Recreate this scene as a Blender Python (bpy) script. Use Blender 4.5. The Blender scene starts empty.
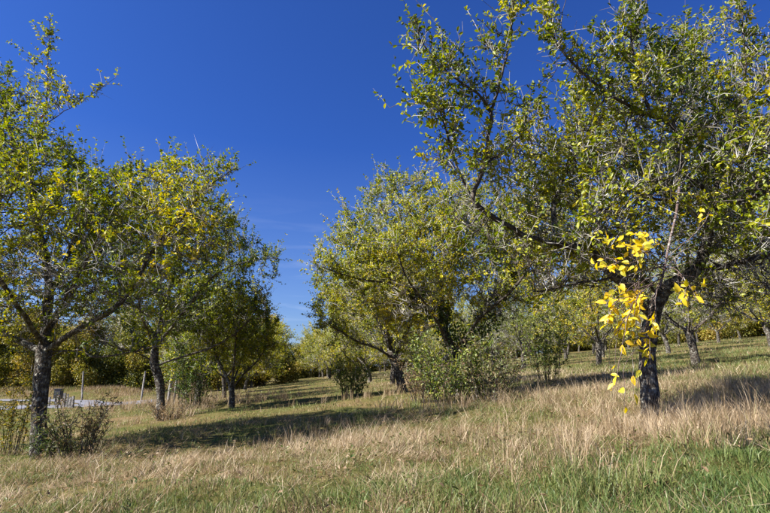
import bpy, math, random
import numpy as np

# ------------------------------------------------------------------ camera, sky, sun, exposure
scene = bpy.context.scene
COL = scene.collection
F, HZ = 513.0, 374.0                       # focal length and horizon row in photo pixels (770 x 513)
PITCH = math.atan((HZ - 256.5) / F)
TH = math.atan(95 / math.hypot(F, HZ - 256.5))   # the tree rows run this far left of the view axis
CH = 1.0                                   # eye height above the ground at the camera

cam_d = bpy.data.cameras.new('camera')
cam_d.sensor_width = 36.0
cam_d.lens = 36.0 * F / 770.0
cam_d.clip_start = 0.05
cam_d.clip_end = 6000.0
cam = bpy.data.objects.new('camera', cam_d)
COL.objects.link(cam)
cam.location = (0, 0, CH)
cam.rotation_euler = (math.pi / 2 + PITCH, 0, 0)
scene.camera = cam

SUN_EL = math.radians(42)
SUN_BEHIND = math.radians(16)              # sun stands to the left, this far behind the camera's left side
sx, sy = -math.cos(SUN_BEHIND), -math.sin(SUN_BEHIND)
SUN_ROT = math.atan2(sx, sy)               # clockwise from +Y

world = bpy.data.worlds.new('World')
scene.world = world
world.use_nodes = True
wn, wl = world.node_tree.nodes, world.node_tree.links
wn.clear()
out = wn.new('ShaderNodeOutputWorld')
bg = wn.new('ShaderNodeBackground')
sky = wn.new('ShaderNodeTexSky')
sky.sky_type = 'NISHITA'
sky.sun_disc = False
sky.sun_elevation = SUN_EL
sky.sun_rotation = SUN_ROT
sky.altitude = 900
sky.air_density = 1.0
sky.dust_density = 2.2
sky.ozone_density = 3.5
bg.inputs['Strength'].default_value = 0.052
hs = wn.new('ShaderNodeHueSaturation')
hs.inputs['Hue'].default_value = 0.5
hs.inputs['Saturation'].default_value = 1.0
tint = wn.new('ShaderNodeMix'); tint.data_type = 'RGBA'; tint.blend_type = 'MULTIPLY'   # a polarised, clear autumn sky: uniformly deeper blue
tint.inputs['Factor'].default_value = 1.0
tint.inputs['B'].default_value = (0.25, 0.50, 1.10, 1)
wl.new(sky.outputs['Color'], tint.inputs['A'])
wl.new(tint.outputs['Result'], hs.inputs['Color'])
# faint cirrus low in the sky, all the way round
tc = wn.new('ShaderNodeTexCoord')
mp = wn.new('ShaderNodeMapping'); mp.inputs['Scale'].default_value = (2.2, 2.2, 16)
nz = wn.new('ShaderNodeTexNoise'); nz.inputs['Scale'].default_value = 2.3; nz.inputs['Detail'].default_value = 7; nz.inputs['Distortion'].default_value = 0.6
cr = wn.new('ShaderNodeValToRGB'); cr.color_ramp.elements[0].position = 0.52; cr.color_ramp.elements[1].position = 0.78
sp = wn.new('ShaderNodeSeparateXYZ')
er = wn.new('ShaderNodeValToRGB')
er.color_ramp.elements[0].position = 0.0; er.color_ramp.elements[0].color = (0.16, 0.16, 0.16, 1)
er.color_ramp.elements[1].position = 0.34; er.color_ramp.elements[1].color = (0, 0, 0, 1)
e2 = er.color_ramp.elements.new(0.12); e2.color = (0.16, 0.16, 0.16, 1)
mu = wn.new('ShaderNodeMath'); mu.operation = 'MULTIPLY'
mx = wn.new('ShaderNodeMix'); mx.data_type = 'RGBA'
wl.new(tc.outputs['Generated'], mp.inputs['Vector']); wl.new(mp.outputs['Vector'], nz.inputs['Vector'])
wl.new(nz.outputs['Fac'], cr.inputs['Fac']); wl.new(tc.outputs['Generated'], sp.inputs['Vector'])
wl.new(sp.outputs['Z'], er.inputs['Fac'])
wl.new(cr.outputs['Color'], mu.inputs[0]); wl.new(er.outputs['Color'], mu.inputs[1])
wl.new(mu.outputs[0], mx.inputs['Factor']); wl.new(hs.outputs['Color'], mx.inputs['A'])
mx.inputs['B'].default_value = (8.5, 9.0, 10.0, 1)
tr_ = wn.new('ShaderNodeMapRange')           # the deep blue gives way to paler air low down, all the way round
tr_.inputs['From Min'].default_value = 0.0; tr_.inputs['From Max'].default_value = 0.42
tr_.inputs['To Min'].default_value = 0.35; tr_.inputs['To Max'].default_value = 1.0
wl.new(sp.outputs['Z'], tr_.inputs['Value']); wl.new(tr_.outputs['Result'], tint.inputs['Factor'])
wl.new(mx.outputs['Result'], bg.inputs['Color'])
wl.new(bg.outputs['Background'], out.inputs['Surface'])

sun_d = bpy.data.lights.new('sun', 'SUN')
sun_d.energy = 5.0
sun_d.angle = math.radians(0.5)
sun_d.color = (1.0, 0.95, 0.86)
sun = bpy.data.objects.new('sun', sun_d)
COL.objects.link(sun)
from mathutils import Vector, Matrix
sun_dir = Vector((sx * math.cos(SUN_EL), sy * math.cos(SUN_EL), math.sin(SUN_EL)))
sun.rotation_euler = sun_dir.to_track_quat('Z', 'Y').to_euler()
sun.location = (-30, -10, 40)

vs = scene.view_settings
vs.view_transform = 'Standard'
vs.look = 'None'
vs.gamma = 1.0
vs.use_curve_mapping = False
vs.exposure = 1.52

# ------------------------------------------------------------------ helpers
R = np.random.default_rng(7)
random.seed(7)
CT, ST = math.cos(TH), math.sin(TH)


def ray(px, py):
    a = (px - 385) / F
    v = (256.5 - py) / F
    return np.array([a, math.cos(PITCH) - v * math.sin(PITCH), v * math.cos(PITCH) + math.sin(PITCH)])


def at(px, py, Y):                         # the point seen at a photo pixel, Y metres ahead
    r = ray(px, py)
    return r * (Y / r[1]) + np.array([0, 0, CH])


def uv(u, v):                              # row coordinates (across, along) to world
    return u * CT - v * ST, u * ST + v * CT


def hash2(ix, iy, s):
    n = (ix.astype(np.int64) * 374761393 + iy.astype(np.int64) * 668265263 + s * 974634777) & 0x7fffffff
    n = ((n ^ (n >> 13)) * 1274126177) & 0x7fffffff
    return ((n ^ (n >> 16)) & 0xffff) / 65535.0


def noise2(x, y, s=0):
    x = np.asarray(x, float); y = np.asarray(y, float)
    ix, iy = np.floor(x), np.floor(y)
    fx, fy = x - ix, y - iy
    fx = fx * fx * (3 - 2 * fx); fy = fy * fy * (3 - 2 * fy)
    a = hash2(ix, iy, s); b = hash2(ix + 1, iy, s); c = hash2(ix, iy + 1, s); d = hash2(ix + 1, iy + 1, s)
    return (a + (b - a) * fx) * (1 - fy) + (c + (d - c) * fx) * fy


def noise3(p, sc, s=0):
    p = np.asarray(p) * sc
    iz = np.floor(p[:, 2]); fz = p[:, 2] - iz; fz = fz * fz * (3 - 2 * fz)
    a = noise2(p[:, 0] + iz * 17.3, p[:, 1] + iz * 31.7, s)
    b = noise2(p[:, 0] + (iz + 1) * 17.3, p[:, 1] + (iz + 1) * 31.7, s)
    return a + (b - a) * fz


SL = 0.096


def terrain(X, Y):
    X = np.asarray(X, float); Y = np.asarray(Y, float)
    u = X * CT + Y * ST
    w = np.minimum(u + 5, 0)
    left = -5 * SL + 0.012 * np.maximum(w, -60) - (SL - 0.012) * 3 * (1 - np.exp(w / 3))
    ur = np.minimum(u, 70)
    right = SL * ur + np.where(u > 70, 3 * (1 - np.exp(-(np.maximum(u, 70) - 70) * SL / 3)), 0)
    z = np.where(u > -5, right, left)
    # the brown bank beyond the road
    bank = np.clip((Y - 44.5) / 2.5, 0, 1)
    z = z + .55 * bank * bank * (3 - 2 * bank) * np.clip((-11 - u) / 4, 0, 1)
    r = np.hypot(X, Y)
    bump = (noise2(X * 2.1, Y * 2.1, 5) - .5) * .11 * np.clip((16 - r) / 5, 0, 1) + (noise2(X * .9, Y * .9, 3) - .5) * .08 + (noise2(X * .28, Y * .28, 4) - .5) * .12
    return z + bump * np.clip(r / 4, 0, 1) * np.clip((400 - r) / 200, 0, 1)


def tz(x, y):
    return float(terrain(np.array([x]), np.array([y]))[0])


def ground_hit(px, py):
    r = ray(px, py)
    s = np.arange(1, 200, .02)
    P = r[None] * s[:, None] + np.array([0, 0, CH])
    k = np.argmax(P[:, 2] < terrain(P[:, 0], P[:, 1]))
    return P[k]


def mesh_np(name, verts, faces_list, mat, parent=None, attrs=None, smooth=False):
    """verts (n,3); faces_list: list of int arrays (m,k)"""
    me = bpy.data.meshes.new(name)
    verts = np.ascontiguousarray(verts, dtype=np.float32)
    me.vertices.add(len(verts)); me.vertices.foreach_set('co', verts.ravel())
    fl = [f for f in faces_list if len(f)]
    nl = sum(f.size for f in fl); nf = sum(len(f) for f in fl)
    me.loops.add(nl); me.polygons.add(nf)
    me.loops.foreach_set('vertex_index', np.concatenate([f.ravel() for f in fl]).astype(np.int32))
    tot = np.concatenate([np.full(len(f), f.shape[1]) for f in fl]).astype(np.int32)
    st = np.concatenate([[0], np.cumsum(tot)[:-1]]).astype(np.int32)
    me.polygons.foreach_set('loop_start', st)
    me.polygons.foreach_set('loop_total', tot)
    if smooth:
        me.polygons.foreach_set('use_smooth', np.ones(nf, bool))
    for k, a in (attrs or {}).items():
        at_ = me.attributes.new(k, 'FLOAT', 'POINT')
        at_.data.foreach_set('value', np.ascontiguousarray(a, dtype=np.float32))
    me.update(); me.validate()
    me.materials.append(mat)
    o = bpy.data.objects.new(name, me)
    COL.objects.link(o)
    if parent is not None:
        o.parent = parent
    return o


def empty(name, loc, label, cat, group=None):
    o = bpy.data.objects.new(name, None)
    COL.objects.link(o)
    o.location = loc
    o.empty_display_size = 0.2
    o['label'] = label; o['category'] = cat
    if group: o['group'] = group
    return o


def norm(a):
    return a / np.maximum(np.linalg.norm(a, axis=-1, keepdims=True), 1e-9)


# ------------------------------------------------------------------ materials
def new_mat(name):
    m = bpy.data.materials.new(name); m.use_nodes = True
    n = m.node_tree.nodes; n.clear()
    o = n.new('ShaderNodeOutputMaterial')
    return m, n, m.node_tree.links, o


def ramp(n, stops):
    c = n.new('ShaderNodeValToRGB')
    e = c.color_ramp.elements
    while len(e) < len(stops): e.new(0.5)
    for k, (p, col) in enumerate(stops):
        e[k].position = p; e[k].color = (*col, 1)
    return c


def leaf_mat(name, stops, transl=0.36, gloss=0.025, rough=0.5):
    m, n, l, o = new_mat(name)
    a = n.new('ShaderNodeAttribute'); a.attribute_name = 'tone'
    oi = n.new('ShaderNodeObjectInfo')
    ma = n.new('ShaderNodeMath'); ma.operation = 'MULTIPLY_ADD'; ma.inputs[1].default_value = 0.16; ma.inputs[2].default_value = -0.08
    l.new(oi.outputs['Random'], ma.inputs[0])
    ad = n.new('ShaderNodeMath'); ad.operation = 'ADD'
    l.new(a.outputs['Fac'], ad.inputs[0]); l.new(ma.outputs[0], ad.inputs[1])
    c = ramp(n, stops); l.new(ad.outputs[0], c.inputs['Fac'])
    d = n.new('ShaderNodeBsdfDiffuse'); t = n.new('ShaderNodeBsdfTranslucent'); g = n.new('ShaderNodeBsdfGlossy')
    g.inputs['Roughness'].default_value = rough
    g.inputs['Color'].default_value = (.9, .9, .9, 1)
    tcol = n.new('ShaderNodeHueSaturation'); tcol.inputs['Saturation'].default_value = 1.1; tcol.inputs['Value'].default_value = 1.25
    l.new(c.outputs['Color'], tcol.inputs['Color'])
    l.new(c.outputs['Color'], d.inputs['Color']); l.new(tcol.outputs['Color'], t.inputs['Color'])
    m1 = n.new('ShaderNodeMixShader'); m1.inputs[0].default_value = transl
    l.new(d.outputs[0], m1.inputs[1]); l.new(t.outputs[0], m1.inputs[2])
    m2 = n.new('ShaderNodeMixShader'); m2.inputs[0].default_value = gloss
    l.new(m1.outputs[0], m2.inputs[1]); l.new(g.outputs[0], m2.inputs[2])
    l.new(m2.outputs[0], o.inputs['Surface'])
    return m


PLUM = [(0.0, (.030, .055, .006)), (.25, (.090, .130, .009)), (.48, (.205, .240, .012)), (.74, (.42, .385, .016)), (.94, (.62, .46, .02)), (1.0, (.48, .25, .04))]
M_LEAF = leaf_mat('plum_leaf', PLUM)
M_HEDGE = leaf_mat('hedge_leaf', [(0, (.035, .06, .015)), (.4, (.10, .12, .02)), (.7, (.24, .21, .03)), (1, (.34, .22, .05))])
M_IVY = leaf_mat('ivy_leaf', [(0, (.02, .045, .010)), (.5, (.055, .10, .018)), (.8, (.14, .19, .03)), (1, (.26, .26, .04))], .3, .03)
M_YEL = leaf_mat('yellow_leaf', [(0, (.28, .32, .03)), (.3, (.62, .50, .025)), (.7, (.78, .56, .02)), (1, (.62, .36, .03))], .45, .03)
_n, _l = M_YEL.node_tree.nodes, M_YEL.node_tree.links        # brown specks and greener veins on the big yellow leaves
_add = [x for x in _n if x.type == 'MATH' and x.operation == 'ADD'][0]
_rp = [x for x in _n if x.type == 'VALTORGB'][0]
_nz = _n.new('ShaderNodeTexNoise'); _nz.inputs['Scale'].default_value = 5; _nz.inputs['Detail'].default_value = 5
_tc = _n.new('ShaderNodeTexCoord'); _l.new(_tc.outputs['Object'], _nz.inputs['Vector'])
_m = _n.new('ShaderNodeMath'); _m.operation = 'MULTIPLY_ADD'; _m.inputs[1].default_value = 1.1; _m.inputs[2].default_value = -.55
_l.new(_nz.outputs['Fac'], _m.inputs[0])
_s = _n.new('ShaderNodeMath'); _s.operation = 'ADD'; _l.new(_add.outputs[0], _s.inputs[0]); _l.new(_m.outputs[0], _s.inputs[1]); _l.new(_s.outputs[0], _rp.inputs['Fac'])
M_WEED = leaf_mat('weed_leaf', [(0, (.05, .09, .02)), (.4, (.13, .14, .04)), (.65, (.20, .13, .07)), (1, (.32, .22, .12))], .3, .03)
GR = [(0.0, (.06, .105, .026)), (.28, (.135, .175, .05)), (.47, (.20, .205, .07)), (.60, (.20, .135, .07)), (.76, (.31, .222, .130)), (1.0, (.52, .42, .29))]
M_GRASS = leaf_mat('grass_blade', GR, .3, .02, .5)


def bark_mat(name, dark, mid, pale, scale, pale_amt, bump=.6):
    m, n, l, o = new_mat(name)
    tc = n.new('ShaderNodeTexCoord')
    mp = n.new('ShaderNodeMapping'); mp.inputs['Scale'].default_value = (1, 1, .35)
    l.new(tc.outputs['Object'], mp.inputs['Vector'])
    n1 = n.new('ShaderNodeTexNoise'); n1.inputs['Scale'].default_value = scale; n1.inputs['Detail'].default_value = 8; n1.inputs['Roughness'].default_value = .7
    l.new(mp.outputs['Vector'], n1.inputs['Vector'])
    v = n.new('ShaderNodeTexVoronoi'); v.inputs['Scale'].default_value = scale * 1.1; v.feature = 'DISTANCE_TO_EDGE'
    l.new(mp.outputs['Vector'], v.inputs['Vector'])
    c = ramp(n, [(.32, dark), (.6, mid)]); l.new(n1.outputs['Fac'], c.inputs['Fac'])
    n2 = n.new('ShaderNodeTexNoise'); n2.inputs['Scale'].default_value = scale * .55; n2.inputs['Detail'].default_value = 6
    l.new(tc.outputs['Object'], n2.inputs['Vector'])
    c2 = ramp(n, [(.62 - pale_amt, (0, 0, 0)), (.72 - pale_amt * .6, (1, 1, 1))]); l.new(n2.outputs['Fac'], c2.inputs['Fac'])
    mx = n.new('ShaderNodeMix'); mx.data_type = 'RGBA'; mx.inputs['B'].default_value = (*pale, 1)
    l.new(c2.outputs['Color'], mx.inputs['Factor']); l.new(c.outputs['Color'], mx.inputs['A'])
    b = n.new('ShaderNodeBsdfPrincipled'); b.inputs['Roughness'].default_value = .9
    b.inputs['Specular IOR Level'].default_value = .2
    l.new(mx.outputs['Result'], b.inputs['Base Color'])
    hm = n.new('ShaderNodeMath'); hm.operation = 'ADD'
    cv = ramp(n, [(0, (0, 0, 0)), (.25, (1, 1, 1))]); l.new(v.outputs['Distance'], cv.inputs['Fac'])
    l.new(n1.outputs['Fac'], hm.inputs[0]); l.new(cv.outputs['Color'], hm.inputs[1])
    bp = n.new('ShaderNodeBump'); bp.inputs['Strength'].default_value = bump; bp.inputs['Distance'].default_value = .03
    l.new(hm.outputs[0], bp.inputs['Height']); l.new(bp.outputs['Normal'], b.inputs['Normal'])
    l.new(b.outputs[0], o.inputs['Surface'])
    return m


M_BARK = bark_mat('plum_bark', (.024, .019, .015), (.12, .098, .08), (.30, .29, .25), 26, .13, 1.0)
M_BRANCH = bark_mat('branch_bark', (.025, .020, .016), (.085, .068, .055), (.26, .25, .22), 14, .06, .5)
M_TWIG = bark_mat('twig_bark', (.045, .036, .030), (.13, .11, .095), (.44, .42, .39), 5, .17, .1)
M_BOUGH = bark_mat('bough_bark', (.06, .035, .028), (.14, .10, .085), (.36, .34, .31), 16, .08, .3)
M_WOOD = bark_mat('weathered_post_wood', (.13, .12, .11), (.30, .28, .26), (.42, .40, .38), 18, .05, .4)

# ------------------------------------------------------------------ tree growing


def colonize(P0, par0, A, step, infl, kill, maxit, trop, rng, jit=.25):
    P = [np.array(P0)]; par = list(par0)
    pos = np.array(P0)
    d = np.full(len(A), 1e9); nn = np.zeros(len(A), int)

    def upd(pts, base):
        for k in range(0, len(pts), 256):
            D = np.linalg.norm(A[:, None] - pts[None, k:k + 256], axis=2)
            j = D.argmin(1); dm = D[np.arange(len(A)), j]
            b = dm < d
            d[b] = dm[b]; nn[b] = j[b] + base + k
    upd(pos, 0)
    alive = d > kill
    for it in range(maxit):
        act = alive & (d < infl)
        if not act.any(): break
        idx = nn[act]
        dirs = norm(A[act] - pos[idx])
        S = np.zeros((len(pos), 3)); np.add.at(S, idx, dirs)
        nodes = np.unique(idx)
        D = norm(norm(S[nodes]) + trop + rng.normal(0, jit, (len(nodes), 3)))
        new = pos[nodes] + D * step
        base = len(pos)
        pos = np.vstack([pos, new]); par += list(nodes)
        upd(new, base)
        alive &= d > kill
        if len(pos) > 14000: break
    return pos, np.array(par)


def resample(pl, step):
    pl = np.array(pl, float)
    # Catmull-Rom through the points
    Q = np.vstack([2 * pl[0] - pl[1], pl, 2 * pl[-1] - pl[-2]])
    o = []
    for i in range(1, len(Q) - 2):
        n = max(1, int(round(np.linalg.norm(Q[i + 1] - Q[i]) / step)))
        for k in range(n):
            t = k / n
            o.append(.5 * ((2 * Q[i]) + (-Q[i - 1] + Q[i + 1]) * t + (2 * Q[i - 1] - 5 * Q[i] + 4 * Q[i + 1] - Q[i + 2]) * t * t + (-Q[i - 1] + 3 * Q[i] - 3 * Q[i + 1] + Q[i + 2]) * t ** 3))
    o.append(pl[-1])
    return np.array(o)


def skeleton(limbs, A, step, infl, kill, rng, maxit=90, trop=(0, 0, .12), jit=.3):
    pos = []; par = []
    for li, pl in enumerate(limbs):
        q = resample(pl, step)
        if li == 0:
            for k, p in enumerate(q):
                pos.append(p); par.append(k - 1)
        else:
            d = np.linalg.norm(np.array(pos) - q[0], axis=1)
            j = int(d.argmin())
            for k, p in enumerate(q[1:]):
                par.append(j if k == 0 else len(pos) - 1)
                pos.append(p + rng.normal(0, step * .05, 3))
    return colonize(pos, par, A, step, infl, kill, maxit, np.array(trop), rng, jit)


def radii(pos, par, rbase, rtip):
    n = len(pos)
    nch = np.bincount(par[par >= 0], minlength=n)
    tips = max((nch == 0).sum(), 2)
    e = math.log(tips) / math.log(rbase / rtip)
    acc = np.zeros(n); r = np.zeros(n)
    main = np.full(n, -1)
    best = np.zeros(n)
    order = np.arange(n)[::-1]              # children always come after parents
    for i in order:
        r[i] = rtip if acc[i] == 0 else acc[i] ** (1 / e)
        p = par[i]
        if p >= 0:
            acc[p] += r[i] ** e
            if r[i] > best[p]:
                best[p] = r[i]; main[p] = i
    return r, main


def tubes(pos, par, r, main, sel, k, rough=0.0, flare=0.0):
    """tube mesh over the edges (par[i] -> i) with sel[i]"""
    n = len(pos)
    t = np.zeros((n, 3))
    has = par >= 0
    t[has] += norm(pos[has] - pos[par[has]])
    hm = main >= 0
    t[hm] += norm(pos[main[hm]] - pos[hm])
    t = norm(t)
    ref = np.array([.31, .93, .11])
    ids = np.where(sel & has)[0]
    pr = par[ids]
    shared = (main[pr] == ids) & (sel[pr] | ~has[pr])
    ang = np.arange(k) / k * 2 * math.pi

    def ring(c, tt, rr):
        a = norm(np.cross(tt, ref)); b = np.cross(tt, a)
        R_ = rr[:, None] * np.ones((1, k))
        if rough > 0:
            q = c[:, None] + (a[:, None] * np.cos(ang)[None, :, None] + b[:, None] * np.sin(ang)[None, :, None]) * rr[:, None, None]
            nv = noise3(q.reshape(-1, 3) * np.array([1, 1, .45]), 14, 5) - .5 + .6 * (noise3(q.reshape(-1, 3) * np.array([1, 1, .5]), 36, 6) - .5)
            R_ = R_ * (1 + rough * nv.reshape(len(c), k))
        return c[:, None] + a[:, None] * (np.cos(ang)[None] * R_)[..., None] + b[:, None] * (np.sin(ang)[None] * R_)[..., None]
    rr = r.copy()
    if flare > 0:
        h = pos[:, 2] - pos[0, 2]
        rr = rr * (1 + flare * np.exp(-np.maximum(h - .1, 0) / .16))
    top = ring(pos[ids], t[ids], rr[ids])
    where = np.full(n, -1); where[ids] = np.arange(len(ids))
    # root rings and side-branch rings
    ex = ~shared | (where[pr] < 0)
    exi = np.where(ex)[0]
    et = np.where((par[pr[exi]] < 0)[:, None], t[pr[exi]], norm(pos[ids[exi]] - pos[pr[exi]]))
    er_ = np.where(main[pr[exi]] == ids[exi], rr[pr[exi]], np.minimum(rr[ids[exi]] * 1.15, rr[pr[exi]]))
    bot = ring(pos[pr[exi]], et, er_)
    V = np.concatenate([top.reshape(-1, 3), bot.reshape(-1, 3)])
    bidx = np.where(ex, 0, where[pr])
    bidx[exi] = len(ids) + np.arange(len(exi))
    tidx = np.arange(len(ids))
    j = np.arange(k); j2 = (j + 1) % k
    Fq = np.stack([bidx[:, None] * k + j, bidx[:, None] * k + j2, tidx[:, None] * k + j2, tidx[:, None] * k + j], -1).reshape(-1, 4)
    return V, Fq


def stick_mesh(S, M_, E_, r0, r1, r2, k=3):
    """thin curved sticks: start, mid, end points"""
    n = len(S)
    ang = np.arange(k) / k * 2 * math.pi
    ref = np.array([.31, .93, .11])
    t = norm(E_ - S); a = norm(np.cross(t, ref)); b = np.cross(t, a)
    c = a[:, None] * np.cos(ang)[None, :, None] + b[:, None] * np.sin(ang)[None, :, None]
    j = np.arange(k); j2 = (j + 1) % k
    if M_ is None:                          # straight, pointed
        V = np.concatenate([S[:, None] + c * r0[:, None, None], E_[:, None]], 1)
        base = (np.arange(n) * (k + 1))[:, None]
        return V.reshape(-1, 3), np.stack([base + j, base + j2, np.broadcast_to(base + k, (n, k))], -1).reshape(-1, 3)
    V = np.concatenate([S[:, None] + c * r0[:, None, None], M_[:, None] + c * r1[:, None, None], E_[:, None] + c * r2[:, None, None]], 1)
    base = (np.arange(n) * 3 * k)[:, None]
    Q = []
    for s in (0, 1):
        Q.append(np.stack([base + s * k + j, base + s * k + j2, base + (s + 1) * k + j2, base + (s + 1) * k + j], -1).reshape(-1, 4))
    return V.reshape(-1, 3), np.concatenate(Q)


def leaf_mesh(B, D, N, L, W, hexa, fold=.25):
    """leaves from base B along D, face normal N"""
    n = len(B)
    D = norm(D); S = norm(np.cross(D, N)); N = np.cross(S, D)
    L = L[:, None]; W = W[:, None]
    curl = N * L * -.10
    tip = B + D * L + curl
    if not hexa:
        up = N * W * fold
        V = np.stack([B, B + D * L * .5 + S * W * .5 + up, tip, B + D * L * .5 - S * W * .5 + up], 1)
        b = (np.arange(n) * 4)[:, None]
        T = np.concatenate([b + np.array([0, 1, 2]), b + np.array([0, 2, 3])], 1).reshape(-1, 3)
        return V.reshape(-1, 3), T, 4
    up = N * W * fold
    V = np.stack([B, B + D * L * .28 + S * W * .40 + up * .8, B + D * L * .66 + S * W * .46 + up * .9 + curl * .4, tip,
                  B + D * L * .66 - S * W * .46 + up * .9 + curl * .4, B + D * L * .28 - S * W * .40 + up * .8], 1)
    b = (np.arange(n) * 6)[:, None]
    Q = np.concatenate([b + np.array([0, 1, 2, 3]), b + np.array([0, 3, 4, 5])], 1).reshape(-1, 4)
    return V.reshape(-1, 3), Q, 6


def foliage(pos, par, r, rng, n_tw, tw_len, leaves_per, leaf_len, leafy, center, tone_mu, hexa, rmax=.022, tone_sd=.12, up=.35, tone_fn=None):
    """twigs on thin branches and leaves on the twigs.  leafy(p) -> probability of a twig bearing leaves"""
    cand = np.where((r < rmax) & (par >= 0))[0]
    w = np.where(r[cand] < rmax * .4, 1.0, .45)
    pick = rng.choice(cand, n_tw, p=w / w.sum())
    f = rng.random(n_tw)[:, None]
    S = pos[pick] * f + pos[par[pick]] * (1 - f)
    bd = norm(pos[pick] - pos[par[pick]])
    outw = norm(S - center)
    d = norm(bd * .55 + outw * .35 + rng.normal(0, .62, (n_tw, 3)) + np.array([0, 0, up]))
    L = tw_len * (.35 + 1.1 * rng.random(n_tw) ** 1.6)
    lf = rng.random(n_tw) < leafy(S)
    longs = (rng.random(n_tw) < .15) & (lf | (rng.random(n_tw) < .15))
    L = np.where(longs, L * 2.1, L)
    d = np.where(longs[:, None], norm(d + outw * .35 + np.array([0, 0, .45])), d)
    mid = S + d * (L * .5)[:, None] + rng.normal(0, .06, (n_tw, 3)) * L[:, None]
    E_ = S + norm(d + rng.normal(0, .3, (n_tw, 3)) + np.array([0, 0, .12])) * L[:, None]
    twr = (.0030 + .0026 * rng.random(n_tw)) * (leaf_len / .07) ** .5
    if not hexa: mid = (S + E_) / 2
    V, Q = stick_mesh(S, mid if hexa else None, E_, twr * (1.3 if hexa else 1.5), twr, twr * .55)
    ti = np.where(lf)[0]
    cnt = np.maximum(2, (rng.poisson(leaves_per, len(ti)) * np.where(longs[ti], 2.0, .82)).astype(int))
    rep = np.repeat(ti, cnt)
    m = len(rep)
    s = .15 + .88 * rng.random(m)
    s = np.minimum(s, 1.0)[:, None]
    B = np.where(s < .5, S[rep] + (mid[rep] - S[rep]) * s * 2, mid[rep] + (E_[rep] - mid[rep]) * (s * 2 - 1))
    td = norm(E_[rep] - S[rep])
    side = norm(np.cross(td, rng.normal(0, 1, (m, 3))))
    D = norm(td * .55 + side * .9 + np.array([0, 0, -.12]) + rng.normal(0, .2, (m, 3)))
    N = norm(rng.normal(0, .75, (m, 3)) + np.array([0, 0, .75]) + np.array([sx, sy, 0]) * .25)
    LL = leaf_len * (.5 + .4 * rng.random(m) + .4 * rng.random(n_tw)[rep])
    WW = LL * (.45 + .15 * rng.random(m))
    LV, LF, nv = leaf_mesh(B, D, N, LL, WW, hexa)
    cl = noise3(B, .9, 11) - .5
    tw_t = rng.normal(0, .10, n_tw)[rep]
    tone = tone_mu + cl * .42 + tw_t + rng.normal(0, tone_sd, m)
    if tone_fn is not None: tone = tone + tone_fn(B)
    tone = np.clip(tone, 0.02, .90)
    return (V, Q), (LV, LF, np.repeat(tone, nv)), m


TRIS = [0]


def make_tree(root, origin, limbs, A, rng, p):
    """all coordinates in world space; root is an Empty at origin"""
    o3 = np.asarray(origin)
    pos, par = skeleton(limbs, A, p['step'], p['infl'], p['kill'], rng, p.get('maxit', 90), p.get('trop', (0, 0, .12)), p.get('jit', .3))
    r, main = radii(pos, par, p['rbase'], p.get('rtip', .0045))
    pos = pos - o3
    thick = r > p.get('rthick', .035)
    kt = p.get('kt', 14)
    V, Q = tubes(pos, par, r, main, thick, kt, p.get('rough', .35), .18)
    tr = mesh_np('trunk', V, [Q], M_BARK, root, smooth=True)
    V2, Q2 = tubes(pos, par, r, main, ~thick, p.get('kb', 4))
    br = mesh_np('branches', V2, [Q2], M_BRANCH, root, smooth=True)
    br['kind'] = 'stuff'
    c = p['center'] - o3
    lf = p['leafy']
    (V3, Q3), (V4, F4, tone), nl = foliage(pos, par, r, rng, p['n_tw'], p['tw_len'], p['lpt'], p['leaf'], lambda q: lf(q + o3), c, p['tone'], p.get('hexa', False), p.get('rmax', .022), up=p.get('up', .35),
                                           tone_fn=p.get('tone_fn'))
    tw = mesh_np('twigs', V3, [Q3], M_TWIG, root)
    tw['kind'] = 'stuff'
    cr_ = mesh_np('crown', V4, [F4], p.get('mat', M_LEAF), root, attrs={'tone': tone})
    cr_['kind'] = 'stuff'
    t = 2 * (len(Q) + len(Q2)) + (Q3.shape[1] - 2) * len(Q3) + (2 if F4.shape[1] == 4 else 1) * len(F4)
    TRIS[0] += t
    print('tree', root.name, 'nodes', len(pos), 'leaves', nl, 'tris', t)
    return pos + o3, par, r


def blob_points(blobs, Y, n, rng):
    w = np.array([b[2] ** 2 * (b[4] if len(b) > 4 else b[2] / F * Y) for b in blobs], float)
    w = w ** .85
    c = rng.multinomial(n, w / w.sum())
    o = []
    for b, k in zip(blobs, c):
        q = norm(rng.normal(0, 1, (k, 3))) * (rng.random((k, 1)) ** (1 / 2.6))
        for x in q:
            o.append(at(b[0] + x[0] * b[2], b[1] + x[1] * b[2], Y + b[3] + x[2] * b[4]))
    return np.array(o)


def px_limbs(lims, Y):
    return [[at(x, y, Y + d) for x, y, d in l] for l in lims]


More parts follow.
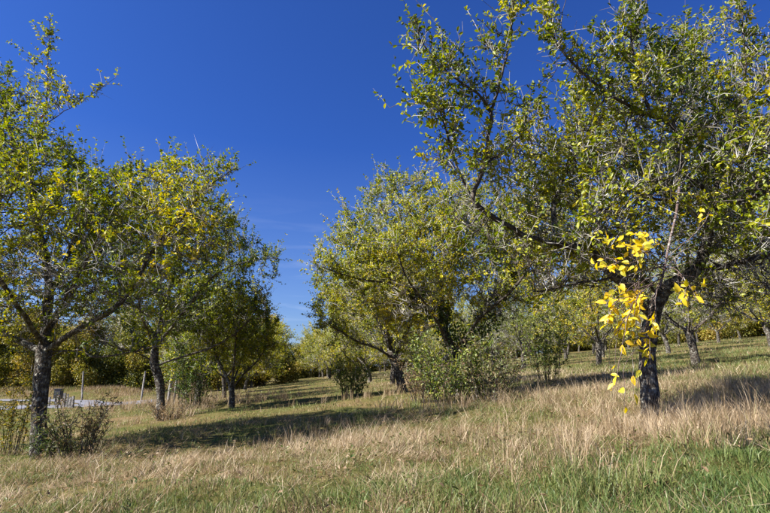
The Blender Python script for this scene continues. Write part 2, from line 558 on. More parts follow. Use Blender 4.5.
# ------------------------------------------------------------------ ground
def build_ground():
    rr = np.concatenate([np.linspace(0, 14, 57), np.geomspace(14.4, 3500, 80)])
    na = 180
    th = np.linspace(0, 2 * math.pi, na, endpoint=False)
    X = (rr[1:, None] * np.sin(th)[None]).ravel(); Y = (rr[1:, None] * np.cos(th)[None]).ravel()
    X = np.concatenate([[0], X]); Y = np.concatenate([[0], Y])
    Z = terrain(X, Y)
    V = np.stack([X, Y, Z], 1)
    j = np.arange(na); j2 = (j + 1) % na
    T = np.stack([np.zeros(na, int), 1 + j2, 1 + j], 1)
    i = np.arange(len(rr) - 2)[:, None]
    Q = np.stack([1 + i * na + j, 1 + i * na + j2, 1 + (i + 1) * na + j2, 1 + (i + 1) * na + j], -1).reshape(-1, 4)
    m, n, l, o = new_mat('meadow_soil')
    tc = n.new('ShaderNodeTexCoord')
    n1 = n.new('ShaderNodeTexNoise'); n1.inputs['Scale'].default_value = .45; n1.inputs['Detail'].default_value = 9; n1.inputs['Roughness'].default_value = .65
    n2 = n.new('ShaderNodeTexNoise'); n2.inputs['Scale'].default_value = 9; n2.inputs['Detail'].default_value = 8; n2.inputs['Roughness'].default_value = .75
    for q in (n1, n2): l.new(tc.outputs['Object'], q.inputs['Vector'])
    c1 = ramp(n, [(.35, (.09, .11, .03)), (.50, (.14, .12, .05)), (.66, (.19, .135, .075))])
    c2 = ramp(n, [(.3, (.35, .33, .3)), (.7, (1.25, 1.2, 1.1))])
    l.new(n1.outputs['Fac'], c1.inputs['Fac']); l.new(n2.outputs['Fac'], c2.inputs['Fac'])
    mx = n.new('ShaderNodeMix'); mx.data_type = 'RGBA'; mx.blend_type = 'MULTIPLY'; mx.inputs['Factor'].default_value = 1
    l.new(c1.outputs['Color'], mx.inputs['A']); l.new(c2.outputs['Color'], mx.inputs['B'])
    b = n.new('ShaderNodeBsdfPrincipled'); b.inputs['Roughness'].default_value = 1; b.inputs['Specular IOR Level'].default_value = .05
    l.new(mx.outputs['Result'], b.inputs['Base Color'])
    bp = n.new('ShaderNodeBump'); bp.inputs['Strength'].default_value = .7; bp.inputs['Distance'].default_value = .06
    l.new(n2.outputs['Fac'], bp.inputs['Height']); l.new(bp.outputs['Normal'], b.inputs['Normal'])
    l.new(b.outputs[0], o.inputs['Surface'])
    g = mesh_np('ground', V, [T, Q], m, smooth=True)
    g['kind'] = 'structure'; g['label'] = 'sloping orchard meadow of dry and green grass'


build_ground()


def build_road():
    def strip(pts, w):
        pl = resample([(x, y, 0) for x, y in pts], .8)
        t = np.gradient(pl, axis=0); t = norm(t)
        s = np.stack([t[:, 1], -t[:, 0], np.zeros(len(t))], 1)
        cols = []
        for f in np.linspace(-1, 1, 7):
            q = pl + s * (w * .5 * f)
            q[:, 2] = terrain(q[:, 0], q[:, 1]) + .02 + .03 * (1 - f * f)
            cols.append(q)
        G = np.stack(cols, 1); n, k = G.shape[:2]
        i = np.arange(n - 1)[:, None]; j = np.arange(k - 1)
        Q = np.stack([i * k + j, i * k + j + 1, (i + 1) * k + j + 1, (i + 1) * k + j], -1).reshape(-1, 4)
        return G.reshape(-1, 3), Q
    m, n, l, o = new_mat('pale_asphalt')
    tc = n.new('ShaderNodeTexCoord')
    n1 = n.new('ShaderNodeTexNoise'); n1.inputs['Scale'].default_value = 1.2; n1.inputs['Detail'].default_value = 10; n1.inputs['Roughness'].default_value = .7
    l.new(tc.outputs['Object'], n1.inputs['Vector'])
    c = ramp(n, [(.3, (.10, .10, .115)), (.7, (.17, .17, .19))]); l.new(n1.outputs['Fac'], c.inputs['Fac'])
    b = n.new('ShaderNodeBsdfPrincipled'); b.inputs['Roughness'].default_value = .75
    l.new(c.outputs['Color'], b.inputs['Base Color']); l.new(b.outputs[0], o.inputs['Surface'])
    V, Q = strip([(-60, 27.5), (-40, 28.5), (-26, 29.5), (-19, 30.5), (-16.6, 31.6), (-15.6, 33.4), (-15.9, 36)], 2.4)
    r = mesh_np('road', V, [Q], m, smooth=True); r['kind'] = 'structure'
    V, Q = strip([(-60, 47), (-40, 43), (-30, 40.5), (-23, 38), (-19.5, 35), (-17.2, 32.4)], 2.0)
    V[:, 2] += .006
    r = mesh_np('side_road', V, [Q], m, smooth=True); r['kind'] = 'structure'


build_road()


def on_road(X, Y):
    def dist(pts):
        d = np.full(X.shape, 1e9)
        for (x0, y0), (x1, y1) in zip(pts[:-1], pts[1:]):
            vx, vy = x1 - x0, y1 - y0
            t = np.clip(((X - x0) * vx + (Y - y0) * vy) / (vx * vx + vy * vy), 0, 1)
            d = np.minimum(d, np.hypot(X - x0 - t * vx, Y - y0 - t * vy))
        return d
    a = dist([(-60, 27.5), (-40, 28.5), (-26, 29.5), (-19, 30.5), (-16.6, 31.6), (-15.6, 33.4), (-15.9, 36)]) < 1.2 + .35 * noise2(X * 1.5, Y * 1.5, 77)
    b = dist([(-60, 47), (-40, 43), (-30, 40.5), (-23, 38), (-19.5, 35), (-17.2, 32.4)]) < .95 + .3 * noise2(X * 1.5, Y * 1.5, 78)
    return a | b


# ------------------------------------------------------------------ the four hand-laid trees nearest the camera
def fbm_leafy(base, hlo, hhi, seed, sc=.8, amp=.6):
    def f(q):
        h = np.clip((q[:, 2] - hlo) / (hhi - hlo), 0, 1)
        return base + (1 - base) * h * .8 + (noise3(q, sc, seed) - .5) * amp + (noise3(q, sc * 2.6, seed + 1) - .5) * amp * .8
    return f


def hand_tree(name, base_px, Y, lims, blobs, nA, label, seed, **p):
    rng = np.random.default_rng(seed)
    b = at(*base_px, Y); b[2] = tz(b[0], b[1])
    L = px_limbs(lims, Y)
    L[0][0] = b - np.array([0, 0, .12])
    A = blob_points(blobs, Y, nA, rng)
    A = A[A[:, 2] > b[2] + p.pop('zmin', 1.2)]
    root = empty(name, b, label, 'tree', p.pop('group', None))
    p.setdefault('center', A.mean(0) - np.array([0, 0, .8]))
    pos, par, r = make_tree(root, b, L, A, rng, p)
    return root, b, pos, par, r


Y1 = 9.35
l1_limbs = [
    [(38, 458, 0), (39, 420, 0), (41, 385, 0), (44, 352, 0), (46, 325, .1), (49, 290, .2), (44, 250, .2), (34, 210, 0), (33, 170, -.1), (42, 130, 0), (47, 95, 0), (48, 60, 0), (50, 20, 0)],
    [(44, 352, 0), (22, 342, .3), (0, 330, .6), (-40, 300, .9), (-80, 255, 1)],
    [(44, 352, 0), (60, 341, -.3), (85, 325, -.6), (112, 310, -.9), (130, 290, -1), (150, 255, -1), (175, 220, -1)],
    [(45, 352, 0), (66, 351, -.2), (80, 350, -.5), (95, 357, -.8), (130, 352, -1.1), (160, 345, -1.3)],
    [(46, 335, 0), (75, 290, 1), (110, 240, 1.8), (140, 200, 2.3)],
    [(44, 345, 0), (20, 310, -1), (-5, 270, -1.8), (-20, 220, -2)],
    [(46, 330, 0), (70, 290, -1.2), (95, 245, -2), (110, 210, -2.2)],
    [(48, 300, .2), (75, 240, .3), (100, 200, .4), (140, 170, .3)],
    [(44, 125, 0), (70, 108, .1), (98, 90, .2), (116, 77, .2)],
    [(150, 255, -1), (185, 215, -1), (210, 185, -.8), (236, 168, -.6)],
    [(36, 190, 0), (10, 130, .2), (0, 85, .3)],
]
l1_blobs = [(49, 42, 13, 0, .3), (46, 90, 28, 0, .6), (82, 100, 16, .1, .35), (105, 84, 11, .2, .25), (8, 85, 26, .3, .6), (20, 130, 42, 0, 1.4), (35, 200, 65, 0, 2.4),
            (-40, 170, 70, 0, 2.5), (-60, 250, 80, 0, 2.5), (85, 205, 45, 0, 2.2), (130, 195, 36, 0, 1.8), (170, 180, 26, -.3, 1.1), (208, 180, 26, -.5, .9),
            (228, 168, 12, -.6, .4), (180, 235, 48, -.5, 1.7), (100, 265, 58, 0, 2.5), (215, 235, 26, -.5, .9), (150, 290, 40, -.8, 1.5), (40, 280, 60, 0, 2.8),
            (-30, 300, 55, 0, 2.2), (75, 310, 35, -.8, 1.2)]
L1, L1b, L1pos, L1par, L1r = hand_tree('plum_tree', (38, 458), Y1, l1_limbs, l1_blobs, 5200,
    'tall plum tree at left edge with thick forking trunk and highest leafy tip', 11,
    step=.13, infl=1.1, kill=.19, rbase=.118, n_tw=13000, tw_len=.26, lpt=8.3, leaf=.070, tone=.46, kt=20, rough=.45,
    leafy=fbm_leafy(.22, 1.8, 4.6, 21, .8, .9))

Y2 = 17.6
l2_limbs = [
    [(160, 417, 0), (161, 395, 0), (158, 375, 0), (154, 360, 0), (160, 325, .3), (172, 280, .5), (185, 240, .4), (190, 200, .3)],
    [(155, 362, 0), (135, 352, -.3), (110, 345, -.8), (85, 320, -1)],
    [(157, 365, 0), (185, 356, -.2), (215, 346, -.4), (245, 325, -.5), (265, 295, -.5)],
    [(158, 345, .2), (185, 310, -1), (215, 275, -1.6), (245, 262, -1.6), (275, 258, -1.5)],
    [(158, 340, .2), (130, 300, 1), (115, 260, 1.5), (115, 220, 1.6)],
    [(160, 325, .3), (195, 290, 1.4), (225, 255, 2), (235, 225, 2.2)],
    [(156, 350, 0), (140, 310, -1.5), (135, 265, -2.2)],
]
l2_blobs = [(165, 225, 50, 0, 2.4), (205, 225, 40, 0, 2), (240, 250, 26, -.5, 1.3), (268, 261, 13, -1.2, .5), (120, 255, 50, 0, 2.5), (195, 295, 48, 0, 2.6),
            (248, 300, 26, -.4, 1.2), (130, 305, 40, 0, 2.2), (232, 222, 12, 1.2, .8), (90, 300, 30, 0, 1.5), (215, 270, 40, 0, 2), (262, 285, 14, -1, .7)]
L2, *_ = hand_tree('plum_tree', (160, 417), Y2, l2_limbs, l2_blobs, 3000,
    'plum tree with dark upright trunk beside two leaning grey poles', 12,
    step=.17, infl=1.3, kill=.27, rbase=.135, n_tw=11500, tw_len=.30, lpt=9, leaf=.075, tone=.42, kt=14, rough=.4, zmin=1.0,
    leafy=fbm_leafy(.22, 1.6, 4.2, 22, .8, .9), rtip=.005)

YR2 = 13.8
r2_limbs = [
    [(462, 398, 0), (459, 378, 0), (453, 352, 0), (441, 326, 0), (425, 308, -.1), (405, 292, -.2), (385, 275, -.3), (365, 258, -.4), (350, 235, -.4)],
    [(456, 365, 0), (468, 335, .4), (488, 302, .8), (510, 270, 1.2), (525, 235, 1.3)],
    [(441, 326, 0), (441, 290, .3), (430, 250, .4), (412, 215, .4), (395, 192, .2), (386, 168, .1)],
    [(450, 345, 0), (430, 310, -1.2), (405, 275, -2), (395, 240, -2.2)],
    [(457, 350, 0), (480, 318, -1), (512, 290, -1.8), (535, 260, -2)],
    [(395, 283, -.2), (365, 280, -.5), (335, 272, -.7), (312, 262, -.7)],
    [(446, 335, 0), (450, 290, 1.4), (455, 250, 2), (460, 215, 2.2)],
    [(425, 308, -.1), (395, 305, .6), (365, 300, 1.2), (345, 285, 1.4)],
]
r2_blobs = [(386, 178, 9, .1, .3), (382, 205, 26, 0, 1), (352, 228, 22, -.3, .8), (420, 210, 38, .2, 1.8), (335, 252, 20, -.3, .8), (380, 252, 46, 0, 2.3),
            (440, 255, 58, 0, 2.6), (500, 270, 55, 0, 2.6), (530, 235, 42, .5, 2), (318, 272, 14, -.6, .5), (470, 215, 40, .3, 2), (350, 292, 26, 0, 1.2), (405, 300, 38, 0, 1.8)]
R2, *_ = hand_tree('plum_tree', (462, 398), YR2, r2_limbs, r2_blobs, 3800,
    'plum tree leaning left with ivy and green thicket around its trunk', 13,
    step=.15, infl=1.3, kill=.23, rbase=.125, n_tw=13500, tw_len=.30, lpt=9, leaf=.072, tone=.61, kt=14, rough=.4, zmin=1.0,
    leafy=fbm_leafy(.18, 2.0, 4.4, 23, .8, .9))

YR3 = 18.6
r3_limbs = [
    [(403, 395, 0), (399, 375, 0), (393, 358, 0), (385, 335, .2), (372, 310, .3), (355, 285, .3), (345, 262, .3)],
    [(394, 360, 0), (380, 350, -.5), (355, 340, -1), (330, 325, -1.2)],
    [(394, 360, 0), (405, 335, .5), (420, 305, 1), (430, 280, 1.2)],
    [(390, 350, 0), (385, 315, -1.3), (380, 285, -2)],
    [(390, 345, 0), (400, 305, 1.6), (395, 270, 2.2)],
]
r3_blobs = [(345, 272, 16, .2, .8), (345, 300, 34, 0, 2), (382, 285, 42, 0, 2.4), (420, 300, 40, 0, 2.4), (350, 335, 26, -.4, 1.4), (322, 318, 18, -.5, 1), (400, 325, 30, 0, 2)]
R3, *_ = hand_tree('plum_tree', (403, 395), YR3, r3_limbs, r3_blobs, 1900,
    'plum tree with short left-leaning trunk just beyond the ivy-clad leaning one', 14,
    step=.18, infl=1.4, kill=.34, rbase=.15, n_tw=8500, tw_len=.32, lpt=8, leaf=.08, tone=.63, kt=12, zmin=.9, leafy=fbm_leafy(.2, 1.6, 3.8, 24, .8, .9), rtip=.005)

Y4 = 19.2
l4_limbs = [
    [(232, 408, 0), (232, 398, 0), (231, 388, 0), (224, 372, .1), (215, 352, .2), (212, 325, .2)],
    [(232, 390, 0), (242, 376, -.2), (256, 362, -.4), (268, 345, -.5)],
    [(231, 388, 0), (234, 365, -.8), (236, 335, -1.2), (240, 305, -1.2)],
    [(231, 388, 0), (240, 362, .8), (248, 330, 1.2)],
]
l4_blobs = [(215, 330, 24, 0, 1.1), (240, 310, 26, 0, 1.3), (262, 345, 18, -.3, .9), (268, 362, 11, -.5, .6), (245, 345, 24, 0, 1.3), (205, 350, 14, 0, .7), (262, 318, 16, 0, .9)]
L4, *_ = hand_tree('plum_tree', (232, 408), Y4, l4_limbs, l4_blobs, 1100,
    'small young plum tree forking low into a V at the left of the lane', 15,
    step=.15, infl=1.2, kill=.28, rbase=.10, n_tw=4200, tw_len=.28, lpt=8, leaf=.075, tone=.5, kt=12, zmin=.7, leafy=fbm_leafy(.5, 1.2, 2.6, 25))

YR1 = 7.45
r1_limbs = [
    [(648, 413, 0), (649, 385, 0), (648, 350, 0), (653, 318, 0), (664, 292, 0), (680, 280, 0), (696, 271, 0), (706, 245, 0), (711, 222, -.1), (713, 202, -.2), (707, 189, -.4),
     (693, 182, -.6), (681, 166, -.8), (678, 135, -1), (668, 122, -1.1), (652, 116, -1.2), (615, 98, -1.4), (585, 75, -1.5), (560, 48, -1.6), (545, 15, -1.7), (540, -30, -1.7)],
    [(653, 318, 0), (630, 292, -.3), (605, 268, -.6), (588, 250, -.8), (560, 245, -.9), (522, 234, -1.1), (495, 218, -1.2), (473, 200, -1.3), (478, 182, -1.3), (485, 164, -1.35),
     (488, 140, -1.4), (491, 112, -1.4), (478, 95, -1.5), (458, 80, -1.5), (438, 64, -1.5), (420, 38, -1.5), (416, 18, -1.5)],
    [(491, 112, -1.4), (500, 82, -1.5), (509, 45, -1.5), (514, 10, -1.5), (516, -30, -1.5)],
    [(713, 202, -.2), (722, 160, 0), (735, 120, .2), (745, 70, .3), (742, 15, .3), (740, -40, .3)],
    [(711, 215, -.1), (702, 160, .6), (692, 100, 1), (697, 40, 1.2)],
    [(696, 271, 0), (730, 265, -.2), (765, 255, -.4), (810, 232, -.5), (850, 195, -.6)],
    [(655, 310, 0), (620, 270, 1), (585, 225, 1.6), (560, 180, 2), (552, 135, 2.2)],
    [(560, 245, -.9), (553, 215, -.6), (562, 180, -.4), (582, 140, -.2)],
    [(680, 280, 0), (720, 240, 1.2), (760, 195, 2), (790, 140, 2.2)],
    [(660, 298, 0), (638, 277, -.4), (600, 280, -.8), (565, 286, -1.1), (535, 292, -1.3)],
    [(652, 116, -1.2), (640, 85, -1.2), (632, 45, -1.2), (632, 5, -1.2), (636, -40, -1.2)],
    [(713, 205, -.2), (745, 200, -1), (780, 180, -1.8), (815, 150, -2)],
    [(693, 182, -.6), (670, 200, .2), (635, 190, 1), (610, 150, 1.4), (600, 110, 1.6)],
    [(590, 250, -.8), (600, 215, -1.8), (605, 185, -2.4)],
    [(473, 200, -1.3), (460, 175, -1.2), (450, 145, -1.2), (440, 110, -1.3)],
    [(485, 164, -1.35), (505, 150, -1), (525, 130, -.6)],
]
r1_blobs = [(423, 42, 20, -1.5, .45), (440, 85, 32, -1.5, .6), (416, 110, 13, -1.5, .25), (480, 92, 22, -1.4, .4), (505, 45, 20, -1.5, .45), (516, 8, 20, -1.5, .45), (545, 15, 26, -1.7, .5),
            (560, 52, 20, -1.6, .5), (605, 85, 28, -1.2, .9), (632, 15, 20, -1.2, .5), (645, 70, 34, -.8, 1), (735, 25, 24, .4, .6), (752, 70, 30, .3, 1), (700, 110, 50, .3, 2),
            (640, 135, 45, 0, 1.8), (590, 160, 46, 0, 2), (545, 175, 34, .4, 1.7), (522, 212, 36, -.4, 1.4), (600, 215, 56, 0, 2.3), (685, 190, 66, .3, 2.5), (755, 150, 58, 0, 2.3),
            (765, 225, 56, 0, 2.3), (825, 180, 66, 0, 2.3), (560, 265, 38, -.5, 1.7), (470, 222, 22, -1.2, .6), (500, 245, 28, -1, .9), (625, 265, 36, .5, 1.7), (725, 290, 32, 0, 1.5), (800, 270, 50, 0, 2),
            (695, 40, 26, 1.1, .8), (820, 80, 60, 0, 2),
            (455, 165, 22, -1.2, .5), (497, 165, 28, -.8, .9), (530, 140, 24, 0, 1), (450, 125, 26, -1.3, .5), (470, 55, 22, -1.5, .4), (535, 100, 16, -1.2, .4), (580, 110, 26, -.6, 1), (585, 60, 18, -1.5, .4), (610, 45, 18, -1.3, .5), (670, 60, 26, 0, 1)]


def r1_leafy(q):
    h = np.clip((q[:, 2] - 2.0) / 2.2, 0, 1)
    return .14 + .50 * h + (noise3(q, .8, 26) - .5) * .8 + (noise3(q, 2.1, 27) - .5) * .8


R1, R1b, R1pos, R1par, R1r = hand_tree('plum_tree', (648, 413), YR1, r1_limbs, r1_blobs, 6800,
    'large spreading plum tree at right with a bright yellow bough hanging before its trunk', 16,
    step=.12, infl=1.1, kill=.17, rbase=.108, n_tw=18000, tw_len=.27, lpt=7.6, leaf=.068, tone=.51, hexa=True, kt=20, rough=.45, zmin=1.4,
    leafy=r1_leafy)

# ------------------------------------------------------------------ generic orchard trees, built once, then copied


def tree_variant(seed, H, Rad, tone, leaf_b, n_tw, leaf, label, mat=None, low=1.0, nA=1000, step=.26, trunk_h=1.1, lpt=7, kill=.48, lean=.15):
    rng = np.random.default_rng(seed)
    ln = rng.normal(0, lean, 2)
    top = np.array([ln[0], ln[1], trunk_h])
    limbs = [[np.array([0, 0, -.12]), np.array([ln[0] * .3, ln[1] * .3, trunk_h * .5]), top, top + np.array([ln[0], ln[1], 1.2]), top + np.array([ln[0] * .5, ln[1] * 1.5, 2.6])]]
    nl = rng.integers(4, 6)
    a0 = rng.random() * 6.28
    for k in range(nl):
        a = a0 + k * 6.28 / nl + rng.normal(0, .25)
        c = np.array([math.cos(a), math.sin(a), 0])
        limbs.append([top, top + c * .6 + np.array([0, 0, .45]), top + c * 1.4 + np.array([0, 0, 1.0 + rng.random() * .5]), top + c * 2.1 + np.array([0, 0, 1.9 + rng.random()])])
    A = []
    nb = 9
    B = []
    for k in range(nb):
        a = rng.random() * 6.28; rr = Rad * (.25 + .45 * rng.random())
        B.append((rr * math.cos(a), rr * math.sin(a), low + .8 + (H - low - 1.4) * rng.random(), Rad * (.3 + .22 * rng.random())))
    B.append((0, 0, (H + low) * .52, Rad * .62)); B.append((ln[0], ln[1], H - .7, Rad * .28))
    w = np.array([b[3] ** 2.6 for b in B])
    for b, k in zip(B, rng.multinomial(nA, w / w.sum())):
        q = norm(rng.normal(0, 1, (k, 3))) * (rng.random((k, 1)) ** .4) * b[3] * np.array([1, 1, .85])
        A.append(q + np.array(b[:3]))
    A = np.concatenate(A)
    A = A[A[:, 2] > low]
    root = empty('plum_tree', (0, 0, 0), label, 'tree')
    p = dict(step=step, infl=1.8, kill=kill, rbase=.135, rtip=.006, n_tw=n_tw, tw_len=.36, lpt=lpt, leaf=leaf, tone=tone, kt=9, rough=.3, kb=3, rthick=.045,
             center=A.mean(0) - np.array([0, 0, .8]), leafy=fbm_leafy(leaf_b, low, H * .7, seed), rmax=.03)
    if mat: p['mat'] = mat
    make_tree(root, (0, 0, 0), limbs, A, rng, p)
    return root


def place(root, used, x, y, rot, sc, label, group, name=None):
    """the first time the variant itself is moved, then it is copied with its parts"""
    if not used.get(root.name):
        used[root.name] = True
        c = root
    else:
        c = root.copy(); COL.objects.link(c)
        for ch in root.children:
            k = ch.copy(); COL.objects.link(k); k.parent = c
    c.location = (x, y, tz(x, y)); c.rotation_euler = (0, 0, rot); c.scale = (sc[0], sc[0], sc[1])
    c['label'] = label
    if group: c['group'] = group
    return c


used = {}
VAR = [tree_variant(31, 6.6, 3.9, .60, .42, 6000, .095, ''), tree_variant(32, 6.2, 4.0, .54, .36, 6000, .095, ''),
       tree_variant(33, 6.9, 3.8, .64, .40, 6000, .095, ''), tree_variant(34, 6.0, 3.9, .50, .40, 6000, .095, '')]
BARE = [tree_variant(41, 5.8, 3.7, .42, .10, 5200, .085, ''), tree_variant(42, 6.1, 3.8, .46, .14, 5200, .085, ''), tree_variant(43, 5.6, 3.5, .40, .08, 5200, .085, '')]
ORD = ['first', 'second', 'third', 'fourth', 'fifth', 'sixth', 'seventh', 'eighth', 'ninth', 'tenth', 'eleventh', 'twelfth', 'thirteenth', 'fourteenth']
rp = np.random.default_rng(99)


def put(var, x, y, label, group, s=1.0):
    place(var, used, x, y, rp.random() * 6.28, (s * rp.uniform(.94, 1.08), s * rp.uniform(.94, 1.08)), label, group)


# left row beyond the hand-laid trees
x, y = uv(-4.1, 25.2)
put(VAR[3], x, y, 'plum tree wrapped in dense green growth down to the ground, left of the lane', 'plum trees left of the lane')
for k, v in enumerate(np.arange(33, 90, 7.4)):
    x, y = uv(-3.9 + rp.normal(0, .25), v + rp.normal(0, .4))
    put(VAR[(k * 3 + 1) % 4], x, y, f'{ORD[k]} plum tree beyond the densely overgrown one in the row left of the lane', 'plum trees left of the lane', .97)
# right row beyond the hand-laid trees
for k, v in enumerate(np.arange(26.5, 92, 7.4)):
    x, y = uv(4.9 + rp.normal(0, .25), v + rp.normal(0, .4))
    put(VAR[(k * 3) % 4], x, y, f'{ORD[k]} plum tree beyond the short left-leaning one in the row right of the lane', 'plum trees right of the lane', .98)
# rows up the slope
rows = [(14.2, 15.7, 'first', (694, 0)), (23.6, 15.5, 'second', 0), (32.8, 23.5, 'third', 0), (42.0, 23.5, 'fourth', 0), (51.2, 31.5, 'fifth', 0)]
for u0, v0, rn, _ in rows:
    cnt_ = 1 if rn == 'first' else 0
    for k in range(12):
        v = v0 + 7 * k
        if v > 88: break
        x, y = uv(u0 + rp.normal(0, .35), v + rp.normal(0, .5))
        a = math.atan2(x, y)
        if a > math.radians(43): continue
        pool = BARE if (k + int(u0)) % 3 else VAR
        put(pool[(k * 2 + int(u0)) % len(pool)], x, y, f'{ORD[cnt_]} plum tree from the right in the {rn} row up the slope beyond the lane', f'plum trees in the {rn} row up the slope')
        cnt_ += 1
# the leaning tree at the right edge of the frame, first slope row
x, y = uv(14.6, 12.0)
put(BARE[1], x, y, 'plum tree with leaning dark trunk at the right edge behind the straw', 'plum trees in the first row up the slope')

# hedge trees beyond the road and at the far end of the lane
def bushy_variant(seed, H, Rad, tone):
    """a bushy tree leafed to the ground: trunk, limbs to leaf clumps, clumps of leaves"""
    rng = np.random.default_rng(seed)
    root = empty('hedge_tree', (0, 0, 0), '', 'tree')
    nc = 46
    f = rng.random(nc); a = rng.random(nc) * 6.28
    prof = Rad * np.sqrt(np.clip(1 - ((f - .38) / .64) ** 2, .08, 1))
    rr = prof * (.35 + .6 * rng.random(nc))
    C = np.stack([rr * np.cos(a), rr * np.sin(a), .35 + f * (H - .9)], 1)
    cr_ = Rad * (.20 + .14 * rng.random(nc))
    limbs = [[np.array([0, 0, -.2]), np.array([.1, .05, H * .2]), np.array([0, .1, H * .45]), np.array([.1, 0, H * .8])]]
    for c in C[:16]:
        b = np.array([0, 0, max(.15, c[2] * .45)])
        limbs.append([b, b + (c - b) * np.array([.5, .5, .35]), c])
    pos, par = skeleton(limbs, C, .4, .1, .05, rng, 1)
    r, main = radii(pos, par, .15, .02)
    V, Q = tubes(pos, par, r, main, np.ones(len(pos), bool), 6)
    mesh_np('trunk', V, [Q], M_BARK, root, smooth=True)
    n = 21000
    w = cr_ ** 2
    k = rng.choice(nc, n, p=w / w.sum())
    d = norm(rng.normal(0, 1, (n, 3)))
    B = C[k] + d * (cr_[k] * (.45 + .65 * rng.random(n)))[:, None]
    B[:, 2] = np.abs(B[:, 2]) + .03
    N = norm(d * .6 + rng.normal(0, .6, (n, 3)) + np.array([0, 0, .4]))
    D = norm(np.cross(N, rng.normal(0, 1, (n, 3))) + np.array([0, 0, -.2]))
    L = rng.uniform(.11, .26, n)
    LV, LF, nv = leaf_mesh(B, D, N, L, L * .6, False)
    tn = np.clip(tone + rng.normal(0, .1, nc)[k] + rng.normal(0, .15, n), .02, .98)
    o = mesh_np('crown', LV, [LF], M_HEDGE, root, attrs={'tone': np.repeat(tn, nv)}); o['kind'] = 'stuff'
    TRIS[0] += 2 * n
    return root


HEDGE = [bushy_variant(51, 6.8, 3.6, .64), bushy_variant(52, 5.8, 3.9, .54), bushy_variant(53, 7.6, 3.5, .72)]
hx = [(-60, 50.5), (-54, 49.5), (-48.5, 50), (-43.5, 49.5), (-38.5, 50.5), (-33.7, 50), (-29, 50.5), (-24.8, 51), (-20.6, 51.5), (-16.8, 53.5)]
desc = ['leftmost', 'second from left', 'third from left', 'fourth from left', 'fifth from left', 'fifth from right', 'fourth from right', 'third from right', 'second from right', 'rightmost']
for k, (x, y) in enumerate(hx):
    put(HEDGE[k % 3], x, y, f'bushy yellow-green hedge tree fronting the bank behind the road, {desc[k]}', 'hedge trees beyond the road', .92)
for k in range(11):
    x = -66 + 5.2 * k + rp.normal(0, .6); y = 60 + rp.normal(0, 1.5)
    put(HEDGE[(k * 2 + 1) % 3], x, y, f'{ORD[k]} from the left of the taller trees standing behind the roadside hedge', 'taller trees behind the roadside hedge', 1.1)
for k, (u, v) in enumerate([(-9, 92), (-5.5, 95), (-2.2, 97), (1.0, 96), (4.6, 97), (9, 95), (14, 97), (-14, 88), (-13.5, 76), (-12, 65)]):
    x, y = uv(u, v)
    d = ['yellow-green tree left of the gap at the far end of the lane', 'second tree left of the sky gap closing the lane', 'bushy tree standing in the middle of the lane end',
         'bushy tree just right of the middle of the lane end', 'tree right of the sky gap closing the lane', 'second tree right of the sky gap closing the lane', 'third tree right of the sky gap closing the lane',
         'bushy tree far left of the lane end behind the row', 'bushy tree behind the far left row, midway to the lane end', 'nearest bushy tree behind the left row beyond the road'][k]
    put(HEDGE[(k + 1) % 3], x, y, d, 'trees closing the far end of the lane', 1.0 if k < 8 else .85)
# the wood along the top of the slope
for k in range(12):
    x, y = uv(67 + rp.normal(0, 1), 36 + 6 * k + rp.normal(0, .6))
    put(HEDGE[(k + 1) % 3], x, y, f'{ORD[k]} from the right of the tall trees behind the wood edge up the slope', 'tall trees behind the wood edge up the slope', 1.6)
for k in range(13):
    x, y = uv(60.5 + rp.normal(0, 1), 34 + 5.6 * k + rp.normal(0, .6))
    put(HEDGE[k % 3], x, y, f'{ORD[k]} from the right of the bushy trees along the top of the slope', 'bushy trees along the top of the slope', 1.3)
for k in range(11):
    x, y = uv(18.5 + 4.4 * k + rp.normal(0, .5), 97 + rp.normal(0, 1.2))
    put(HEDGE[(k + 2) % 3], x, y, f'{ORD[k]} from the left of the bushy trees at the far end of the slope rows', 'bushy trees at the far end of the slope rows', 1.05)

